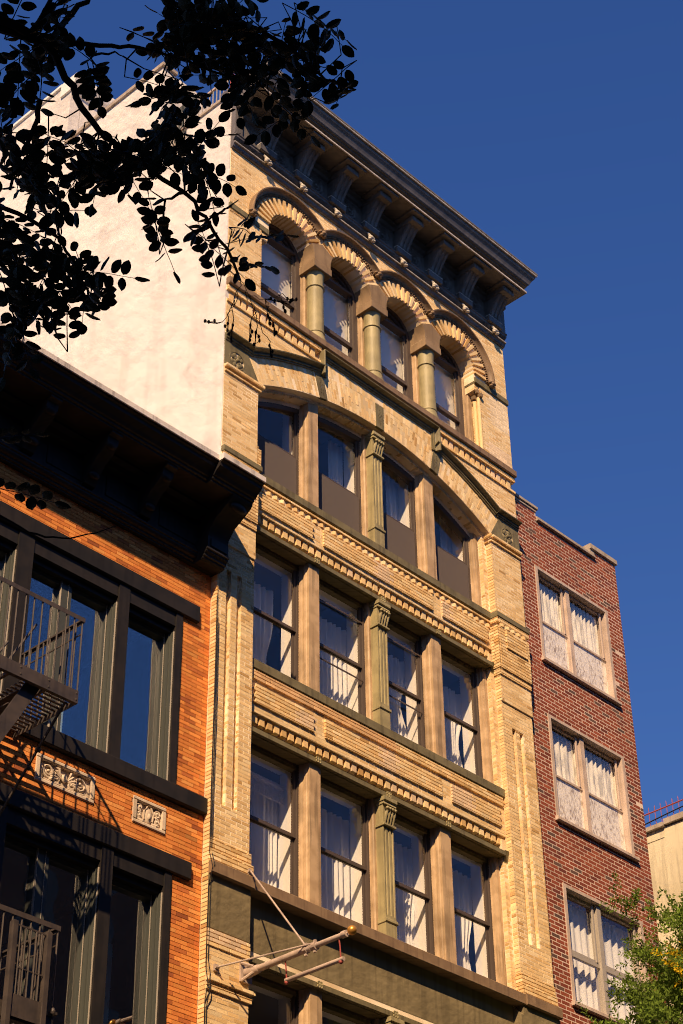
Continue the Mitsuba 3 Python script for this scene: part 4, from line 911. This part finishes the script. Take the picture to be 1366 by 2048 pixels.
# ================================================================== the street tree over the camera-side pavement
CL = [[-13.953, -15.051, 4.943, 0.136, 0.064, 24], [-13.991, -14.972, 4.78, 0.062, 0.053, 8], [-13.816, -15.037, 4.921, 0.074, 0.046, 9], [-13.761, -15.117, 5.003, 0.051, 0.051, 6], [-13.757, -15.176, 5.034, 0.037, 0.033, 3], [-13.633, -15.143, 5.004, 0.026, 0.021, 2], [-13.595, -15.122, 4.967, 0.017, 0.014, 1], [-13.702, -15.059, 4.93, 0.042, 0.02, 2], [-14.339, -14.969, 4.695, 0.076, 0.051, 6], [-14.212, -14.923, 4.732, 0.052, 0.043, 4], [-14.318, -14.888, 4.626, 0.051, 0.051, 4], [-14.301, -14.85, 4.521, 0.042, 0.05, 4], [-14.002, -14.814, 4.672, 0.08, 0.062, 12], [-13.903, -14.879, 4.73, 0.067, 0.045, 9], [-14.148, -14.827, 4.627, 0.061, 0.039, 5], [-14.112, -14.76, 4.553, 0.061, 0.043, 6], [-13.81, -14.876, 4.739, 0.036, 0.036, 3], [-14.241, -14.816, 4.461, 0.042, 0.042, 5], [-14.206, -14.773, 4.333, 0.045, 0.058, 8], [-14.136, -14.716, 4.239, 0.049, 0.058, 9], [-14.054, -14.722, 4.415, 0.047, 0.039, 4], [-13.937, -14.679, 4.45, 0.039, 0.039, 4], [-14.034, -14.695, 4.304, 0.042, 0.03, 4], [-13.835, -14.795, 4.623, 0.023, 0.036, 2], [-13.698, -14.811, 4.615, 0.027, 0.027, 2], [-13.751, -14.857, 4.686, 0.023, 0.027, 1], [-13.65, -14.857, 4.688, 0.029, 0.02, 2], [-13.601, -14.817, 4.623, 0.017, 0.028, 1], [-14.082, -14.637, 3.966, 0.013, 0.024, 1], [-14.045, -14.602, 3.9, 0.011, 0.028, 1]]
BR = [([[-14.595, -14.923, 4.644], [-14.432, -14.963, 4.652], [-14.36, -14.966, 4.67], [-14.309, -14.957, 4.688], [-14.236, -14.926, 4.679], [-14.16, -14.893, 4.667], [-14.093, -14.871, 4.664], [-14.015, -14.863, 4.665], [-13.93, -14.864, 4.666], [-13.844, -14.867, 4.666], [-13.76, -14.851, 4.653], [-13.677, -14.83, 4.632], [-13.605, -14.797, 4.61]], 0.0105, 0.003), ([[-14.313, -14.963, 4.679], [-14.242, -14.976, 4.729], [-14.173, -14.985, 4.777], [-14.104, -14.991, 4.822], [-14.021, -15.001, 4.861], [-13.917, -15.015, 4.888], [-13.794, -15.047, 4.914]], 0.006, 0.002), ([[-14.534, -14.9, 4.861], [-14.336, -14.973, 4.883], [-14.159, -15.054, 4.908], [-14.0, -15.102, 4.911], [-13.892, -15.146, 4.934], [-13.792, -15.155, 4.937], [-13.706, -15.149, 4.939], [-13.642, -15.151, 4.957], [-13.596, -15.148, 4.983]], 0.008, 0.002), ([[-14.351, -14.952, 4.689], [-14.342, -14.975, 4.733], [-14.343, -15.024, 4.8]], 0.006, 0.004), ([[-14.313, -14.963, 4.679], [-14.299, -14.995, 4.738], [-14.278, -15.027, 4.793], [-14.264, -15.053, 4.846]], 0.007, 0.005), ([[-14.387, -14.805, 4.389], [-14.278, -14.776, 4.391], [-14.174, -14.771, 4.414], [-14.083, -14.755, 4.432], [-13.995, -14.716, 4.431], [-13.922, -14.663, 4.426]], 0.006, 0.002), ([[-14.358, -14.786, 4.286], [-14.23, -14.765, 4.267], [-14.15, -14.731, 4.261], [-14.062, -14.703, 4.254], [-14.015, -14.676, 4.274]], 0.006, 0.002), ([[-14.267, -14.893, 4.604], [-14.251, -14.864, 4.55], [-14.254, -14.819, 4.493], [-14.242, -14.788, 4.438]], 0.006, 0.003), ([[-14.159, -14.554, 3.846], [-14.037, -14.586, 3.833], [-13.983, -14.583, 3.828], [-13.927, -14.59, 3.833], [-13.876, -14.605, 3.85], [-13.829, -14.625, 3.875], [-13.79, -14.642, 3.904]], 0.0032, 0.0009), ([[-13.815, -14.834, 4.711], [-13.843, -14.8, 4.69], [-13.817, -14.771, 4.636]], 0.004, 0.002), ([[-14.192, -14.962, 4.749], [-14.16, -14.987, 4.763], [-14.14, -14.989, 4.767]], 0.003, 0.001)]
PODS = [[[-13.605, -14.797, 4.61], [-13.592, -14.767, 4.576], [-13.589, -14.717, 4.533], [-13.617, -14.7, 4.541]], [[-13.605, -14.797, 4.61], [-13.573, -14.797, 4.585], [-13.543, -14.816, 4.578], [-13.5, -14.853, 4.574]], [[-13.573, -14.797, 4.585], [-13.552, -14.785, 4.56], [-13.524, -14.749, 4.509]], [[-13.597, -14.789, 4.597], [-13.585, -14.753, 4.559], [-13.554, -14.719, 4.508]], [[-13.543, -14.816, 4.578], [-13.509, -14.806, 4.544], [-13.487, -14.796, 4.519]], [[-13.586, -14.794, 4.594], [-13.533, -14.782, 4.544], [-13.505, -14.757, 4.501]], [[-13.543, -14.816, 4.578], [-13.524, -14.845, 4.586], [-13.495, -14.864, 4.578]], [[-13.552, -14.785, 4.56], [-13.496, -14.777, 4.51], [-13.469, -14.767, 4.48]], [[-13.592, -14.767, 4.576], [-13.588, -14.74, 4.551], [-13.571, -14.724, 4.525]], [[-13.524, -14.845, 4.586], [-13.509, -14.839, 4.57], [-13.498, -14.839, 4.561]], [[-13.543, -14.816, 4.578], [-13.528, -14.814, 4.565], [-13.508, -14.797, 4.536]]]
rg = np.random.default_rng(21)
TR = thing('street_tree', 'dark leafy tree branch with oval leaflets hanging into the upper left corner', 'tree')
def unit(v): return v / (np.linalg.norm(v) + 1e-12)
def leaflet(g, base, axis, nrm, ln, wd, c):
    side = unit(np.cross(nrm, axis)); nrm = unit(np.cross(axis, side))
    o = [(0, 0), (.12, .30), (.30, .46), (.52, .50), (.74, .40), (.90, .20), (1.0, 0)]
    mid = [base + axis * ln * t - nrm * .10 * ln * math.sin(t * 2.6) for t, _ in o]
    v = list(mid) + [mid[i] + side * wd * o[i][1] + nrm * .10 * wd for i in range(1, 6)] + [mid[i] - side * wd * o[i][1] + nrm * .10 * wd for i in range(1, 6)]
    f = []
    for off in (7, 12):
        f += [(0, 1, off), (1, off, off + 1), (1, 2, off + 1), (2, off + 1, off + 2), (2, 3, off + 2), (3, off + 2, off + 3), (3, 4, off + 3), (4, off + 3, off + 4), (4, 5, off + 4), (5, 6, off + 4)]
    g.add(v, f, c)
def compound(start, d, npair, s, c, up0, jit=.35, stalk=True):
    """a pinnate leaf: drooping rachis, paired oval leaflets, one at the tip"""
    g = G(); p = np.array(start, float); d = unit(d); pts = [p.copy()]
    p = p + d * .03 * s
    for k in range(npair + 1):
        d = unit(d + np.array([0, 0, -.05]) + rg.normal(size=3) * .05); pts.append(p.copy())
        lat = unit(np.cross(d, up0))
        if k == npair: leaflet(g, p, unit(d), unit(up0 + rg.normal(size=3) * jit), .033 * s, .021 * s, c)
        else:
            for sg in (-1, 1):
                if rg.random() < .06: continue
                ax = unit(lat * sg + d * .35 + rg.normal(size=3) * .16)
                sz = s * (1.05 - .25 * abs(k / npair - .45)) * rg.uniform(.85, 1.1)
                leaflet(g, p + ax * .003, ax, unit(up0 + rg.normal(size=3) * jit), .034 * sz, .0225 * sz, c)
        p = p + d * .0235 * s
    if stalk: g.tube(pts, np.linspace(.0014, .0008, len(pts)), 4, (.03, .028, .016))
    return g
allp = np.array([q for pl, a, b in BR for q in pl])
wood = G(); wood.tube([(-17.0, -14.3, -.1), (-16.95, -14.32, 1.2), (-16.8, -14.4, 2.6), (-16.6, -14.45, 3.6)], [.19, .16, .14, .12], 12)
put(f'{TR}__trunk', wood, 'bark', smooth=True)
for pl, r0, r1 in BR:
    q = np.array(pl)
    if r0 >= .006 and q[0, 0] < -14.3:
        q = np.vstack([[(-16.6, -14.45, 3.5)], [(-15.7, -14.75, (3.6 + q[0, 2]) / 2 + .15)], q]); rr = np.concatenate([[.05, .022], np.linspace(r0, r1, len(q) - 2)])
    elif r0 < .006 and abs(q[0, 2] - 3.846) < .01: q = np.vstack([[(-16.75, -14.43, 2.9)], [(-15.2, -14.5, 3.8)], q]); rr = np.concatenate([[.02, .008], np.linspace(r0, r1, len(q) - 2)])
    else: rr = np.linspace(r0, r1, len(q))
    m = len(q); tt = np.linspace(0, m - 1, (m - 1) * 3 + 1); q2 = np.stack([np.interp(tt, np.arange(m), q[:, k]) for k in range(3)], 1)
    q2[1:-1] += rg.normal(size=(len(q2) - 2, 3)) * min(.0030, r0 * .35)
    put(f'{TR}__branch', G().tube(q2, np.interp(tt, np.arange(m), rr), 8), 'bark', smooth=True)
twg = G(); leaves = []
for x, y, z, ru, rv, n in CL:
    for _ in range(n):
        e = rg.normal(size=3); e = e / np.linalg.norm(e) * rg.random() ** .4
        c = np.array([x, y, z]) + rt * e[0] * ru + up * e[1] * rv + fw * e[2] * max(ru, .12)
        j = np.argmin(np.linalg.norm(allp - c, axis=1)); src = allp[j]
        out = unit(c - src + rg.normal(size=3) * .03) * .7 + rg.normal(size=3) * .55; out[2] -= .25
        d = unit(out); s = rg.uniform(.92, 1.14); npair = int(rg.integers(4, 7))
        start = c - d * .012 * npair * s
        k = rg.random()
        col_ = (.030, .034, .014) if k < .8 else (.045, .045, .016) if k < .93 else (.09, .055, .012)
        leaves.append(compound(start, d, npair, s, col_, unit(np.array([0, 0, 1.0]) + rg.normal(size=3) * .45)))
        if np.linalg.norm(start - src) > .01:
            m1 = (start + src) / 2 + rg.normal(size=3) * .012
            twg.tube([src, m1, start], [.0022, .0016, .0012], 4)
for g in leaves[:290]: put(f'{TR}__leaf', g, 'leaf_dark', colour=True)
put(f'{TR}__twigs', twg, 'bark', kind='stuff')
for pp in PODS:
    q = np.array(pp); m = len(q); tt = np.linspace(0, m - 1, 12); q = np.stack([np.interp(tt, np.arange(m), q[:, k]) for k in range(3)], 1)
    q[1:] += rg.normal(size=(11, 3)) * .003
    g = G().tube(q, .0010, 4); g.tube([q[7] + (0, 0, 0), q[8] - (0, 0, .002), q[11] + (0, 0, -.006)], [.0010, .0016, .0012], 5)
    for k in (8, 9, 10, 11):
        if rg.random() < .85: g.ball(q[k] + rg.normal(size=3) * .001, (.0031, .0031, .0058), 1)
    put(f'{TR}__pod_string', g, 'bark')
far = G()
for _ in range(330):                      # the crown goes on out of the frame
    e = rg.normal(size=3); e = e / np.linalg.norm(e) * rg.random() ** .4
    c = np.array([-16.6, -14.5, 5.4]) + e * (1.4, 1.2, 1.1)
    if pixel(c)[0] > -330 and c[0] > -15.9: continue
    gg = compound(c, unit(e + rg.normal(size=3) * .4), 5, 1.1, (.03, .036, .014), np.array([0, 0, 1.0]), stalk=False)
    far.add(*gg.mesh(), (.03, .036, .014))
put(f'{TR}__crown', far, 'leaf_dark', colour=True, kind='stuff')

# ================================================================== the sunlit locust at the right
LT = thing('locust_tree', 'sunlit green feathery street tree with a few yellow sprays at the lower right', 'tree')
put(f'{LT}__trunk', G().tube([(8.9, -3.4, -.1), (8.85, -3.38, 2), (8.7, -3.3, 4.5), (8.5, -3.25, 7.5), (8.2, -3.2, 10.5), (8.1, -3.2, 12.6)], [.22, .19, .16, .11, .06, .02], 12), 'bark', smooth=True)
fo, tg = G(), []
V_, F_, C_ = [], [], []
cen = np.array([8.75, -3.15, 9.85]); rad_ = np.array([3.0, 2.4, 3.95])
tufts = []
while len(tufts) < 900:
    e = rg.normal(size=3); e /= np.linalg.norm(e)
    if e[2] < -.55: continue
    lump = 1 + .16 * math.sin(5.1 * e[0] + 2.2 * e[2]) * math.cos(4.3 * e[1] + 3.3 * e[2]) + .10 * rg.normal()
    p = cen + e * rad_ * lump * rg.uniform(.55, 1.0) ** .6
    tufts.append((p, e))
nq = 0
for p, e in tufts:
    u, v = pixel(p); near = u < 1500 and v < 2250
    n_sp = int(rg.integers(13, 20)) if near else 4
    yel = np.linalg.norm(p - np.array([6.75, -3.2, 12.3])) < .45 and rg.random() < .5
    base = np.array((.62, .42, .02)) if yel else np.array((.135, .20, .034)) * rg.uniform(.7, 1.35)
    tg.append(p)
    for _ in range(n_sp):
        d = unit(e * .9 + rg.normal(size=3) * .75 + np.array([0, 0, .15])); q = p + rg.normal(size=3) * .10
        L = rg.uniform(.20, .42) if near else .5; m = 11 if near else 5
        for k in range(m):
            t = (k + 1) / m; q1 = q + d * L * t + np.array([0, 0, -.16 * L * t * t])
            lat = unit(np.cross(d, rg.normal(size=3)))
            for sg in (-1, 1):
                ax = unit(lat * sg + d * .6 + rg.normal(size=3) * .25); wd = unit(np.cross(ax, rg.normal(size=3)))
                ln, w2 = (rg.uniform(.05, .085), .0145) if near else (.13, .03)
                V_ += [q1, q1 + ax * ln * .5 + wd * w2, q1 + ax * ln, q1 + ax * ln * .5 - wd * w2]
                F_ += [(nq, nq + 1, nq + 2), (nq, nq + 2, nq + 3)]; nq += 4
                C_ += [base * rg.uniform(.75, 1.25)] * 4
key = f'{LT}__foliage'
scene[key] = mikit.ply((np.array(V_), np.array(F_)), 'leaf_green', color=np.clip(np.array(C_), .01, .9)); labels[key] = {'kind': 'stuff'}
lim = G()
trk = np.array([(8.7, -3.3, 4.5), (8.6, -3.27, 6.0), (8.5, -3.25, 7.5), (8.35, -3.2, 9), (8.2, -3.2, 10.5), (8.12, -3.2, 11.8)])
for i in range(0, len(tg), 4):
    p = tg[i]; j = np.argmin(np.linalg.norm(trk - (p - (0, 0, 1.4)), axis=1)); a = trk[j]
    mid = (a + p) / 2 + (0, 0, .25); lim.tube([a, mid, p], [.035, .02, .006], 5)
put(f'{LT}__limbs', lim, 'bark', kind='stuff')
